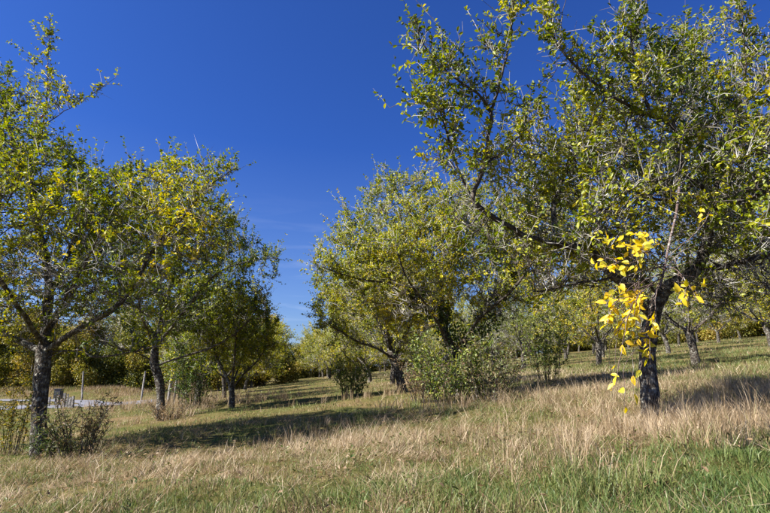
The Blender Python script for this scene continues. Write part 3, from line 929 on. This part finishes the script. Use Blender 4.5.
# ------------------------------------------------------------------ yellow bough of the large tree, each leaf its own piece
def build_bough():
    rng = np.random.default_rng(5)
    Yb = YR1
    def A_(px, py, d): return at(px, py, Yb + d) - R1b
    stem = resample([A_(681, 166, -.8), A_(679, 190, -1.5), A_(676, 215, -2.1), A_(670, 240, -2.6), A_(665, 265, -2.85), A_(660, 287, -2.95)], .06)
    pos = [p for p in stem]; par = list(range(-1, len(stem) - 1)); rad = list(np.linspace(.022, .010, len(stem)))
    leaves = []
    clusters = [(666, 262, 618, 254, 28, 16, 16, 5), (660, 287, 624, 308, 21, 14, 17, 5), (660, 287, 621, 333, 19, 13, 10, 4), (661, 284, 653, 350, 8, 22, 6, 4), (664, 270, 694, 298, 17, 13, 8, 3),
                (660, 287, 610, 385, 14, 16, 3, 2), (660, 287, 632, 402, 14, 12, 3, 2), (668, 245, 700, 216, 9, 9, 2, 3), (672, 230, 645, 238, 12, 10, 5, 4)]
    sarr = np.array(stem)
    bare = [(640, 262), (690, 250), (682, 262), (630, 292), (700, 275)]
    for (ox, oy, cx, cy, rx, ry, ns, nl) in clusters + [(662, 278, bx_, by_, 6, 6, 1, 0) for bx_, by_ in bare]:
        trunk_ids = []
        for s in range(ns):
            if s % 5 == 0: trunk_ids = []
            dd = -3.0 + rng.normal(0, .18)
            e = A_(cx + rng.uniform(-rx, rx), cy + rng.uniform(-ry, ry), dd)
            st = A_(ox + rng.normal(0, 1.5), oy - abs(rng.normal(0, 14)), -2.9)
            j = int(np.linalg.norm(sarr - st, axis=1).argmin())
            p0 = sarr[j]
            if trunk_ids:                   # fork off the cluster's leading shoot
                j = trunk_ids[int(len(trunk_ids) * rng.uniform(.3, .75))]
                p0 = pos[j]
            mid = p0 + (e - p0) * np.array([.6, .6, .42]) + np.array([rng.normal(0, .03), rng.normal(0, .05), .02 + .05 * rng.random()])
            sh = resample([p0, mid, e], .05)
            b0 = j; lead = not trunk_ids
            for k, q in enumerate(sh[1:]):
                par.append(b0 if k == 0 else len(pos) - 1)
                pos.append(q + rng.normal(0, .004, 3)); rad.append((.0046 if lead else .003) - .0018 * k / len(sh))
                if lead: trunk_ids.append(len(pos) - 1)
            for k in range(nl):
                f = .66 + .34 * (k + rng.random()) / max(nl, 1)
                q = sh[min(len(sh) - 1, int(f * (len(sh) - 1) + .5))]
                leaves.append((q, norm(sh[-1] - sh[-2])))
    pos = np.array(pos); par = np.array(par); rad = np.array(rad)
    main = np.full(len(pos), -1)
    for i in range(len(pos) - 1, -1, -1):
        if par[i] >= 0: main[par[i]] = i
    for i in range(len(stem) - 1): main[i] = i + 1
    V, Q = tubes(pos, par, rad, main, np.ones(len(pos), bool), 5)
    bo = mesh_np('yellow_bough', V, [Q], M_BOUGH, R1, smooth=True)
    bo['label'] = 'drooping lichen-grey bough with bright yellow leaves'
    # leaf meshes: three shapes, folded and curled, 16 triangles each
    vs_ = []
    for k in range(3):
        t = np.linspace(0, 1, 6)
        w = np.array([.0, .34, .5, .46, .28, 0.0]) * (.46 + .07 * k)
        cu = -.12 - .1 * k
        c = np.stack([t, 0 * t, cu * t * t], 1)
        l_ = c + np.stack([0 * t, w, w * (.22 + .12 * k)], 1)
        r_ = c - np.stack([0 * t, w, -w * (.22 + .12 * k)], 1)
        Vv = np.concatenate([c, l_[1:5], r_[1:5]])
        Fq, Ft = [], []
        L_ = [0, 6, 7, 8, 9, 5]; R_ = [0, 10, 11, 12, 13, 5]
        for i in range(5):
            for side, fl in ((L_, 0), (R_, 1)):
                q = [i, i + 1, side[i + 1], side[i]]
                q = list(dict.fromkeys(q))
                if fl: q = q[::-1]
                (Fq if len(q) == 4 else Ft).append(q)
        for tn in range(3):
            me_o = mesh_np('yellow_leaf', Vv, [np.array(Fq), np.array(Ft)], M_YEL, None, attrs={'tone': np.full(len(Vv), [.2, .5, .75][tn])}, smooth=True)
            me = me_o.data
            bpy.data.objects.remove(me_o)
            vs_.append(me)
    for i, (q, d) in enumerate(leaves):
        o = bpy.data.objects.new('yellow_leaf', vs_[rng.integers(0, 9)])
        COL.objects.link(o); o.parent = bo
        dr = norm(d * .5 + rng.normal(0, .75, 3) + np.array([-.1, -.1, -.2]))
        n = norm(rng.normal(0, .6, 3) + np.array([-.3, -.5, .5]))
        s = norm(np.cross(n, dr)); n = np.cross(dr, s)
        M = Matrix(((dr[0], s[0], n[0]), (dr[1], s[1], n[1]), (dr[2], s[2], n[2])))
        o.rotation_euler = M.to_euler()
        o.location = q
        L = rng.uniform(.058, .096)
        o.scale = (L, L * rng.uniform(.85, 1.1), L)
    print('yellow leaves', len(leaves))


build_bough()


def build_fruit():
    rng = np.random.default_rng(8)
    import bmesh
    bm = bmesh.new(); bmesh.ops.create_icosphere(bm, subdivisions=2, radius=1)
    for v in bm.verts: v.co.z *= 1.15
    me = bpy.data.meshes.new('red_fruit'); bm.to_mesh(me); bm.free()
    m, n, l, o = new_mat('red_fruit_skin')
    tc_ = n.new('ShaderNodeTexCoord'); nn_ = n.new('ShaderNodeTexNoise'); nn_.inputs['Scale'].default_value = 1.5
    l.new(tc_.outputs['Object'], nn_.inputs['Vector'])
    c = ramp(n, [(.35, (.38, .05, .03)), (.7, (.5, .2, .05))]); l.new(nn_.outputs['Fac'], c.inputs['Fac'])
    b = n.new('ShaderNodeBsdfPrincipled'); b.inputs['Roughness'].default_value = .4
    l.new(c.outputs['Color'], b.inputs['Base Color']); l.new(b.outputs[0], o.inputs['Surface'])
    me.materials.append(m)
    for p in me.polygons: p.use_smooth = True
    thin = np.where(L1r < .02)[0]
    for px, py in [(37, 104), (40, 108), (36, 118), (33, 190), (38, 186), (44, 112), (28, 200), (40, 60), (52, 150), (96, 190)]:
        q = at(px, py, Y1 - .2)
        j = thin[np.linalg.norm(L1pos[thin] - q, axis=1).argmin()]
        f = bpy.data.objects.new('red_fruit', me); COL.objects.link(f); f.parent = L1
        f.location = L1pos[j] - L1b + np.array([0, -.02, -.035]); f.scale = (.024,) * 3


build_fruit()

# ------------------------------------------------------------------ shrubs and thickets
def shrub(name, label, x, y, H, Rad, n_st, n_lf, leaf, mat, tone, seed, cat='shrub', slim=.45, sink=0.05, spread=1.0, top=1.0):
    rng = np.random.default_rng(seed)
    root = empty(name, (x, y, tz(x, y)), label, cat)
    a = rng.random(n_st) * 6.28; rr = Rad * .45 * np.sqrt(rng.random(n_st))
    S = np.stack([rr * np.cos(a), rr * np.sin(a), np.full(n_st, -sink)], 1)
    out_ = np.stack([np.cos(a), np.sin(a), 0 * a], 1) * (Rad * (.25 + .6 * rng.random(n_st)))[:, None] * spread
    h = H * (.45 + .6 * rng.random(n_st)) * top
    E_ = S + out_ + np.stack([rng.normal(0, .08, n_st), rng.normal(0, .08, n_st), h], 1)
    M_ = (S + E_) / 2 - out_ * .12 + np.stack([rng.normal(0, .05, n_st), rng.normal(0, .05, n_st), h * .1], 1)
    V, Q = stick_mesh(S, M_, E_, np.full(n_st, .009), np.full(n_st, .006), np.full(n_st, .003))
    # side shoots
    ns2 = n_st * 6
    k = rng.integers(0, n_st, ns2); f = (.2 + .75 * rng.random(ns2))[:, None]
    S2 = np.where(f < .5, S[k] + (M_[k] - S[k]) * 2 * f, M_[k] + (E_[k] - M_[k]) * (2 * f - 1))
    d = norm(rng.normal(0, .7, (ns2, 3)) + np.array([0, 0, .6]))
    L = H * .22 * (.4 + rng.random(ns2))
    E2 = S2 + d * L[:, None]; M2 = (S2 + E2) / 2 + rng.normal(0, .012, (ns2, 3))
    V2, Q2 = stick_mesh(S2, M2, E2, np.full(ns2, .004), np.full(ns2, .003), np.full(ns2, .0018))
    st = mesh_np('stems', np.concatenate([V, V2]), [np.concatenate([Q, Q2 + len(V)])], M_BRANCH, root)
    st['kind'] = 'stuff'
    SS = np.concatenate([S, S2]); EE = np.concatenate([E_, E2]); MM = np.concatenate([M_, M2])
    w = np.concatenate([np.full(n_st, 2.5), np.full(ns2, 1.0)])
    k = rng.choice(len(SS), n_lf, p=w / w.sum()); f = (.12 + .88 * rng.random(n_lf))[:, None]
    B = np.where(f < .5, SS[k] + (MM[k] - SS[k]) * 2 * f, MM[k] + (EE[k] - MM[k]) * (2 * f - 1))
    td = norm(EE[k] - SS[k])
    D = norm(td * .5 + rng.normal(0, .7, (n_lf, 3)))
    N = norm(rng.normal(0, .7, (n_lf, 3)) + np.array([sx * .3, sy * .3, .7]))
    LL = leaf * (.55 + .8 * rng.random(n_lf))
    LV, LF, nv = leaf_mesh(B, D, N, LL, LL * slim * (.8 + .4 * rng.random(n_lf)), False)
    tn = np.clip(tone + rng.normal(0, .17, n_lf) + (noise3(B, 2.5, seed) - .5) * .4, .02, .98)
    lo = mesh_np('foliage', LV, [LF], mat, root, attrs={'tone': np.repeat(tn, nv)})
    lo['kind'] = 'stuff'
    return root


def gpos(px, py):
    q = ground_hit(px, py)
    return q[0], q[1]


x, y = gpos(76, 458)
shrub('weed_bush', 'brownish dry weed bush growing right of the leftmost trunk', x, y, 1.0, .55, 26, 1500, .055, M_WEED, .55, 61, slim=.38)
x, y = gpos(52, 462)
shrub('grass_tuft', 'green narrow-leaved tuft at the foot of the leftmost trunk', x, y, .55, .4, 22, 500, .16, M_WEED, .22, 67, 'plant', slim=.10)
x, y = gpos(10, 455)
shrub('yellow_sapling', 'yellow-green leafy sapling bush left of the leftmost trunk', x, y, 1.75, .5, 16, 1500, .06, M_HEDGE, .66, 62)
x, y = gpos(-18, 450)
shrub('yellow_sapling', 'yellow-green leafy bush cut by the left frame edge', x, y, 1.5, .5, 14, 1200, .06, M_HEDGE, .55, 68)
x, y = gpos(196, 407)
shrub('thicket', 'dense green ivy thicket around trunk left of the V-forked young tree', x, y - .5, 3.6, 1.1, 40, 4200, .09, M_IVY, .62, 63, 'thicket')
x, y = gpos(452, 404)
shrub('thicket', 'tangled green thicket at the foot of the leaning tree', x, y, 1.6, .9, 44, 3600, .075, M_IVY, .76, 64, 'thicket')
x, y = gpos(490, 402)
shrub('thicket', 'low leafy brambles right of the leaning tree', x, y, 1.3, .7, 34, 1700, .065, M_WEED, .42, 65, 'thicket')
x, y = gpos(425, 402)
shrub('thicket', 'pale yellowish brambles left of the leaning tree', x, y, 1.1, .7, 30, 1300, .06, M_WEED, .62, 69, 'thicket')
x, y = gpos(352, 396)
shrub('thicket', 'round green bush beside the lane under the right row', x, y, 1.5, .8, 36, 2600, .075, M_IVY, .80, 66, 'shrub')
x, y = gpos(548, 382)
shrub('thicket', 'bright green bush on the slope behind the leaning tree', x, y, 2.4, 1.0, 30, 2200, .09, M_IVY, .85, 70, 'shrub')
x, y = gpos(165, 420)
shrub('weed_bush', 'brown dry weeds around the dark upright trunk', x, y, .6, .6, 36, 900, .06, M_WEED, .8, 72, slim=.3)


shrub('thicket', 'green roadside thicket where the road bends out of sight behind the poles', -15.6, 38.2, 3.0, 1.9, 40, 3000, .13, M_HEDGE, .5, 73, 'thicket')
shrub('weed_bush', 'tall brown weeds beside the bend of the road', -13.2, 35.6, 1.3, 1.5, 60, 1500, .10, M_WEED, .72, 74, slim=.3)


# ivy climbing the leaning trunk
def build_ivy():
    rng = np.random.default_rng(77)
    b = np.array(R2.location)
    lims = px_limbs(r2_limbs[:2], YR2)
    root = empty('ivy', b, 'dark green ivy clinging round the leaning trunk above the thicket', 'ivy')
    pts = np.concatenate([resample(lims[0][:6], .05), resample(lims[1][:4], .05)]) - b
    n = 3400
    k = rng.integers(0, len(pts), n)
    wv = np.clip(.62 - .25 * np.abs(pts[k, 2] - 1.5), .12, .6)
    off = norm(rng.normal(0, 1, (n, 3))) * (wv * rng.random(n) ** .6)[:, None]
    off[:, 0] += .22
    B = pts[k] + off
    keep = B[:, 2] > .05
    B = B[keep]; off = off[keep]; n = len(B)
    D = norm(rng.normal(0, .5, (n, 3)) + np.array([0, 0, -.5]) + norm(off) * .5)
    N = norm(norm(off) + rng.normal(0, .5, (n, 3)) + np.array([0, 0, .4]))
    LL = .08 * (.6 + .7 * rng.random(n))
    LV, LF, nv = leaf_mesh(B, D, N, LL, LL * .85, False)
    tn = np.clip(.38 + rng.normal(0, .2, n), .02, .95)
    o = mesh_np('foliage', LV, [LF], M_IVY, root, attrs={'tone': np.repeat(tn, nv)}); o['kind'] = 'stuff'
    # woody runners from the ground up the trunk
    S = pts[rng.integers(0, len(pts), 260)] + rng.normal(0, .05, (260, 3)); E_ = S + rng.normal(0, .22, (260, 3)) + np.array([.12, 0, .05])
    V, Q = stick_mesh(S, (S + E_) / 2 + rng.normal(0, .03, (260, 3)), E_, np.full(260, .007), np.full(260, .005), np.full(260, .003))
    o = mesh_np('stems', V, [Q], M_BRANCH, root); o['kind'] = 'stuff'


build_ivy()

# ------------------------------------------------------------------ posts, poles, box by the road
import bmesh


def post(name, label, x, y, h, rad, lean, group=None, seed=0, square=False):
    rng = np.random.default_rng(seed)
    bm = bmesh.new()
    k = 4 if square else 9
    n = 7
    rings = []
    for i in range(n):
        f = i / (n - 1)
        rr = rad * (1.05 - .2 * f)
        c = Vector((lean[0] * f * h, lean[1] * f * h, -.25 + f * (h + .25)))
        ring = []
        for j in range(k):
            a = j / k * 6.2832 + (math.pi / 4 if square else 0)
            q = rr * (1 + .12 * rng.normal())
            top = (.02 * math.cos(a) if i == n - 1 else 0)
            ring.append(bm.verts.new(c + Vector((q * math.cos(a), q * math.sin(a), top))))
        rings.append(ring)
    for i in range(n - 1):
        for j in range(k):
            bm.faces.new((rings[i][j], rings[i][(j + 1) % k], rings[i + 1][(j + 1) % k], rings[i + 1][j]))
    bm.faces.new(rings[-1]); bm.faces.new(rings[0][::-1])
    me = bpy.data.meshes.new(name); bm.to_mesh(me); bm.free()
    me.materials.append(M_WOOD)
    o = bpy.data.objects.new(name, me); COL.objects.link(o)
    o.location = (x, y, tz(x, y))
    o['label'] = label; o['category'] = 'pole' if 'pole' in name else 'post'
    if group: o['group'] = group
    return o


def pole_px(px0, py0, px1, py1, rad, label, seed, name='wooden_pole', Yf=None):
    b = ground_hit(px0, py0)
    t = at(px1, py1, b[1])
    h = t[2] - tz(b[0], b[1])
    return post(name, label, b[0], b[1], h, rad, ((t[0] - b[0]) / h, .03), None, seed)


pole_px(82, 401, 83, 371, .06, 'slim upright grey pole on the brown bank behind the road', 1)
pole_px(141, 401, 145, 371, .06, 'single leaning grey pole left of the dark upright trunk', 2)
pole_px(167.5, 405, 172.5, 366, .075, 'thicker pale leaning pole right of the dark upright trunk', 3)
pole_px(173.5, 405, 177, 373, .055, 'thinner leaning pole, right one of the pair', 4)
pw = [(48, 407, 397, 'lone short grey post left of the post cluster'), (56.5, 408.5, 395, 'grey post standing before the dark box by the road'), (63, 408, 393, 'tall pale post, third from the left by the road'),
      (66.5, 407.5, 394, 'slim post squeezed between two wider ones by the road'), (68.8, 408, 397, 'short post next to the rightmost one by the road'), (71.8, 408, 396, 'rightmost grey post of the cluster by the road')]
for i, (px, py, pt, lab) in enumerate(pw):
    b = ground_hit(px, py); h = at(px, pt, b[1])[2] - tz(b[0], b[1])
    post('fence_post', lab, b[0], b[1], h, .09 if i != 3 else .06, (.01 * (-1) ** i, .02), 'grey posts beside the road', 20 + i, square=True)


def build_box():
    b = ground_hit(57, 405)
    root = empty('post_box', (b[0], b[1], tz(b[0], b[1])), 'dark metal box on a short stand behind the grey posts', 'box')
    m, n, l, o = new_mat('dark_painted_metal')
    nn_ = n.new('ShaderNodeTexNoise'); nn_.inputs['Scale'].default_value = 8
    c = ramp(n, [(.3, (.02, .022, .025)), (.7, (.05, .052, .055))]); l.new(nn_.outputs['Fac'], c.inputs['Fac'])
    bs = n.new('ShaderNodeBsdfPrincipled'); bs.inputs['Roughness'].default_value = .5
    l.new(c.outputs['Color'], bs.inputs['Base Color']); l.new(bs.outputs[0], o.inputs['Surface'])
    for nm, cx, cz, s, bv in [('body', 0, .62, (.42, .32, .55), .03), ('lid', 0, .925, (.47, .37, .05), .015), ('leg', -.13, .15, (.06, .06, .40), .005), ('leg', .13, .15, (.06, .06, .40), .005)]:
        bm = bmesh.new(); bmesh.ops.create_cube(bm, size=1)
        for v in bm.verts: v.co = Vector((v.co.x * s[0] + cx, v.co.y * s[1], v.co.z * s[2] + cz))
        bmesh.ops.bevel(bm, geom=bm.edges[:], offset=bv, segments=2, affect='EDGES')
        me = bpy.data.meshes.new(nm); bm.to_mesh(me); bm.free(); me.materials.append(m)
        q = bpy.data.objects.new(nm, me); COL.objects.link(q); q.parent = root


build_box()

# ------------------------------------------------------------------ grass
def blades(P, H, W, lean, az, bend, tone, face=None, simple=False):
    n = len(P)
    ld = np.stack([np.cos(az), np.sin(az), 0 * az], 1)
    fa = R.random(n) * 6.28 if face is None else face
    sd = np.stack([np.cos(fa), np.sin(fa), 0 * fa], 1)
    up = np.array([0, 0, 1.0])
    m = P + (up * np.cos(lean)[:, None] + ld * np.sin(lean)[:, None]) * (H * .55)[:, None]
    l2 = np.minimum(lean + bend, 1.75)
    t = m + (up * np.cos(l2)[:, None] + ld * np.sin(l2)[:, None]) * (H * .45)[:, None]
    w = W[:, None]
    if simple:
        V = np.stack([P - sd * w * .6, P + sd * w * .6, t], 1).reshape(-1, 3)
        b = (np.arange(n) * 3)[:, None]
        return V, np.zeros((0, 4), int), b + np.array([0, 1, 2]), np.repeat(tone, 3)
    V = np.stack([P - sd * w * .5, P + sd * w * .5, m + sd * w * .42, m - sd * w * .42, t], 1).reshape(-1, 3)
    b = (np.arange(n) * 5)[:, None]
    return V, b + np.array([0, 1, 2, 3]), b + np.array([3, 2, 4]), np.repeat(tone, 5)


TRUNKS = np.array([(L1b[0], L1b[1]), (R1b[0], R1b[1])])


def field(X, Y):
    u = X * CT + Y * ST
    n1 = noise2(X * .55, Y * .55, 31); n2 = noise2(X * 1.7, Y * 1.7, 32); n3 = noise2(X * 4.5, Y * 4.5, 33)
    lane = np.clip((u + 3.0) / 1.0, 0, 1) * np.clip((3.9 - u) / 1.0, 0, 1) * np.clip((Y - 8.0) / 2.5, 0, 1)
    fore = np.clip((5.15 - Y + (n1 - .5) * 1.6 + np.clip(X, -2, 3) * .05) / 1.0, 0, 1)
    band = (1 - fore) * np.clip((9.0 - Y + (n1 - .5) * 2) / 2.0, 0, 1)
    right = np.clip((u - 3.0) / 1.5, 0, 1) * (1 - fore)
    slope = np.clip((u - 7.5) / 2.0, 0, 1)
    dry = .47 + .19 * band + .22 * right - .25 * lane - .17 * fore - .34 * slope * np.clip((u - 10) / 3, 0, 1) + (n1 - .5) * .30 + (n2 - .5) * .46 + (n3 - .5) * .50
    h = .060 + .012 * band + .06 * right * (1 - .75 * np.clip((u - 12.5) / 2, 0, 1)) - .025 * lane + .035 * fore + (n2 - .5) * .09 + (n3 - .5) * .05 + .10 * np.clip((n3 - .62) * 4, 0, 1)
    rd = np.clip((u + 6.5) / -2.5, 0, 1)
    dry = dry - rd * .12
    return dry, np.clip(h, .03, .7), lane, fore, right


def grass_zone(name, label, y0, y1, n, wmul, hmul, xm, flat=.35):
    Y = np.sqrt(R.random(n) * (y1 ** 2 - y0 ** 2) + y0 ** 2)
    X = (R.random(n) * 2 - 1) * (Y * .80 + xm)
    dens = .6 + .4 * noise2(X * 2.6, Y * 2.6, 41)
    k = (R.random(n) < dens * 1.25) & ~on_road(X, Y)
    X, Y = X[k], Y[k]; n = len(X)
    dry, h, lane, fore, right = field(X, Y)
    tone = np.clip(dry + R.normal(0, .23, n), .02, .98)
    H = h * hmul * (.45 + 1.0 * R.random(n))
    isdry = tone > .55
    lean = np.abs(R.normal(.25, .32, n)) + np.where(isdry & (R.random(n) < flat), R.uniform(.5, 1.2, n), 0)
    mat_ = np.clip((noise2(X * .9, Y * .9, 71) + .5 * noise2(X * 3, Y * 3, 72) - .78) * 4, 0, 1) * (tone > .4)
    lean = np.minimum(lean + mat_ * R.uniform(.4, 1.1, n), 1.5)
    bend = R.uniform(.1, .9, n)
    W = (.0035 + .0035 * R.random(n)) * wmul * np.where(isdry, .85, 1.15)
    P = np.stack([X, Y, terrain(X, Y) - .015], 1)
    az = R.random(n) * 6.28
    az = np.where(mat_ > .3, noise2(X * .6, Y * .6, 73) * 12 + R.normal(0, .6, n), az)
    V, Q, T, tn = blades(P, H, W, lean, az, bend, tone, simple=y0 > 7)
    o = mesh_np(name, V, [Q, T], M_GRASS, None, attrs={'tone': tn})
    o['kind'] = 'stuff'; o['label'] = label; o['category'] = 'grass'
    TRIS[0] += 3 * n
    return o


grass_zone('meadow_grass', 'mixed green and straw grass of the near foreground', 2.6, 7.2, 225000, 1.0, 1.0, 1.2, .6)
grass_zone('meadow_grass', 'dry and green grass around the two big front trees', 7.2, 13, 150000, 1.6, 1.0, 2.0, .5)
grass_zone('meadow_grass', 'short grass of the lane and the slope in the middle distance', 13, 28, 120000, 3.2, 1.05, 2.5)
grass_zone('meadow_grass', 'distant grass of the lane and orchard slope', 28, 75, 100000, 7.5, 1.1, 3, .2)


def straw_clumps():
    """tall standing dead stalks in clumps"""
    Ps, = [[]]
    cx, cy, cn, ch = [], [], [], []
    def add(px, py, n, h, s):
        q = ground_hit(px, py)
        for _ in range(n):
            cx.append(q[0] + R.normal(0, s)); cy.append(q[1] + R.normal(0, s * .7)); cn.append(R.integers(10, 26)); ch.append(h * R.uniform(.6, 1.15))
    add(540, 452, 22, .38, .45); add(300, 445, 9, .34, .4); add(490, 440, 16, .36, .5); add(590, 432, 24, .42, .5); add(700, 425, 44, .36, .7); add(640, 430, 12, .28, .4)
    add(740, 440, 30, .45, .6); add(610, 440, 18, .4, .5); add(330, 430, 10, .34, .5); add(420, 440, 12, .32, .6); add(30, 470, 10, .20, .4); add(85, 465, 10, .22, .4); add(130, 480, 10, .28, .5)
    add(455, 404, 30, .5, .8); add(540, 402, 22, .5, .9); add(165, 420, 22, .4, .6); add(720, 405, 60, .5, 1.3); add(760, 420, 30, .5, .8); add(240, 480, 12, .28, .7); add(200, 410, 18, .45, 1.0)
    add(265, 402, 16, .5, .8); add(365, 398, 16, .45, .8); add(610, 470, 10, .32, .4)
    add(150, 405, 60, .75, 1.6); add(185, 405, 60, .75, 1.8); add(215, 402, 40, .7, 1.8); add(120, 409, 26, .45, 1.5)
    cx_, cy_, cn_, ch_ = map(np.array, (cx, cy, cn, ch))
    rep = np.repeat(np.arange(len(cx_)), cn_)
    n = len(rep)
    X = cx_[rep] + R.normal(0, .05, n); Y = cy_[rep] + R.normal(0, .05, n)
    P = np.stack([X, Y, terrain(X, Y) - .02], 1)
    caz = R.random(len(cx_)) * 6.28
    az = caz[rep] + R.normal(0, .9, n)
    lean = np.abs(R.normal(.25, .25, n))
    H = ch_[rep] * (.5 + .6 * R.random(n))
    V, Q, T, tn = blades(P, H, np.where(Y < 10, .005, .010), lean, az, R.uniform(0, .8, n), np.clip(R.normal(.80, .13, n), .3, 1))
    o = mesh_np('straw', V, [Q, T], M_GRASS, None, attrs={'tone': tn}); o['kind'] = 'stuff'; o['label'] = 'tall dead straw stalks standing in clumps'; o['category'] = 'straw'
    TRIS[0] += 3 * n


straw_clumps()


def litter():
    n = 42000
    Y = np.sqrt(R.random(n) * (11 ** 2 - 3 ** 2) + 9); X = (R.random(n) * 2 - 1) * (Y * .8 + 1.2)
    k = (noise2(X * 1.3, Y * 1.3, 61) + .35 * noise2(X * 5, Y * 5, 62)) > .62
    X, Y = X[k], Y[k]; n = len(X)
    P = np.stack([X, Y, terrain(X, Y) + R.uniform(0, .07, n)], 1)
    V, Q, T, tn = blades(P, R.uniform(.05, .30, n), R.uniform(.003, .007, n), R.uniform(.6, 1.5, n), R.random(n) * 6.28, R.uniform(-.2, .4, n), np.clip(R.normal(.74, .14, n), .5, 1), simple=True)
    o = mesh_np('straw', V, [Q, T], M_GRASS, None, attrs={'tone': tn}); o['kind'] = 'stuff'; o['label'] = 'broken pale stalks lying crosswise in the near grass'; o['category'] = 'straw'
    # low broad-leaved weeds
    nc = 150
    Yc = R.uniform(3.4, 8.5, nc); Xc = (R.random(nc) * 2 - 1) * (Yc * .8 + 1)
    rep_ = np.repeat(np.arange(nc), 9); m = len(rep_)
    a = R.random(m) * 6.28
    P = np.stack([Xc[rep_] + R.normal(0, .03, m), Yc[rep_] + R.normal(0, .03, m), np.zeros(m)], 1); P[:, 2] = terrain(P[:, 0], P[:, 1]) + R.uniform(.02, .12, m)
    D = np.stack([np.cos(a), np.sin(a), R.uniform(.1, 1.1, m)], 1); N = norm(np.stack([-np.cos(a) * .5, -np.sin(a) * .5, np.ones(m)], 1) + R.normal(0, .25, (m, 3)))
    L = R.uniform(.03, .065, m)
    V, Fc, nv = leaf_mesh(P, D, N, L, L * R.uniform(.3, .55, m), True)
    o = mesh_np('low_weeds', V, [Fc], M_WEED, None, attrs={'tone': np.repeat(np.clip(R.normal(.35, .15, m), 0, .6), nv)}); o['kind'] = 'stuff'; o['label'] = 'low broad-leaved green weeds among the near grass'; o['category'] = 'weeds'


litter()


def bank_grass():
    n = 26000
    X = R.uniform(-60, -6, n); Y = R.uniform(44.2, 49.5, n)
    k = ~on_road(X, Y) & (X * CT + Y * ST < -7.5)
    X, Y = X[k], Y[k]; n = len(X)
    P = np.stack([X, Y, terrain(X, Y) - .03], 1)
    tone = np.clip(R.normal(.62, .13, n) + (noise2(X * .5, Y * .5, 51) - .5) * .4, .1, .95)
    V, Q, T, tn = blades(P, R.uniform(.18, .5, n), np.full(n, .03), np.abs(R.normal(.15, .25, n)), R.random(n) * 6.28, R.uniform(.1, .8, n), tone, simple=True)
    o = mesh_np('bank_grass', V, [Q, T], M_GRASS, None, attrs={'tone': tn}); o['kind'] = 'stuff'; o['label'] = 'tall brown grass on the bank beyond the road'; o['category'] = 'grass'


bank_grass()


def fallen_leaves():
    n = 1500
    Y = R.uniform(3.5, 13, n); X = (R.random(n) * 2 - 1) * (Y * .8 + 1)
    P = np.stack([X, Y, terrain(X, Y) + R.uniform(.02, .16, n)], 1)
    D = norm(np.stack([R.normal(0, 1, n), R.normal(0, 1, n), R.normal(0, .3, n)], 1))
    N = norm(np.stack([R.normal(0, .4, n), R.normal(0, .4, n), np.ones(n)], 1))
    L = R.uniform(.03, .06, n)
    V, Fc, nv = leaf_mesh(P, D, N, L, L * .55, True)
    o = mesh_np('fallen_leaves', V, [Fc], M_WEED, None, attrs={'tone': np.repeat(np.clip(R.normal(.75, .15, n), .5, 1), nv)})
    o['kind'] = 'stuff'; o['label'] = 'scattered fallen yellow and brown leaves caught in the grass'; o['category'] = 'leaves'


fallen_leaves()
print('tris about', TRIS[0])
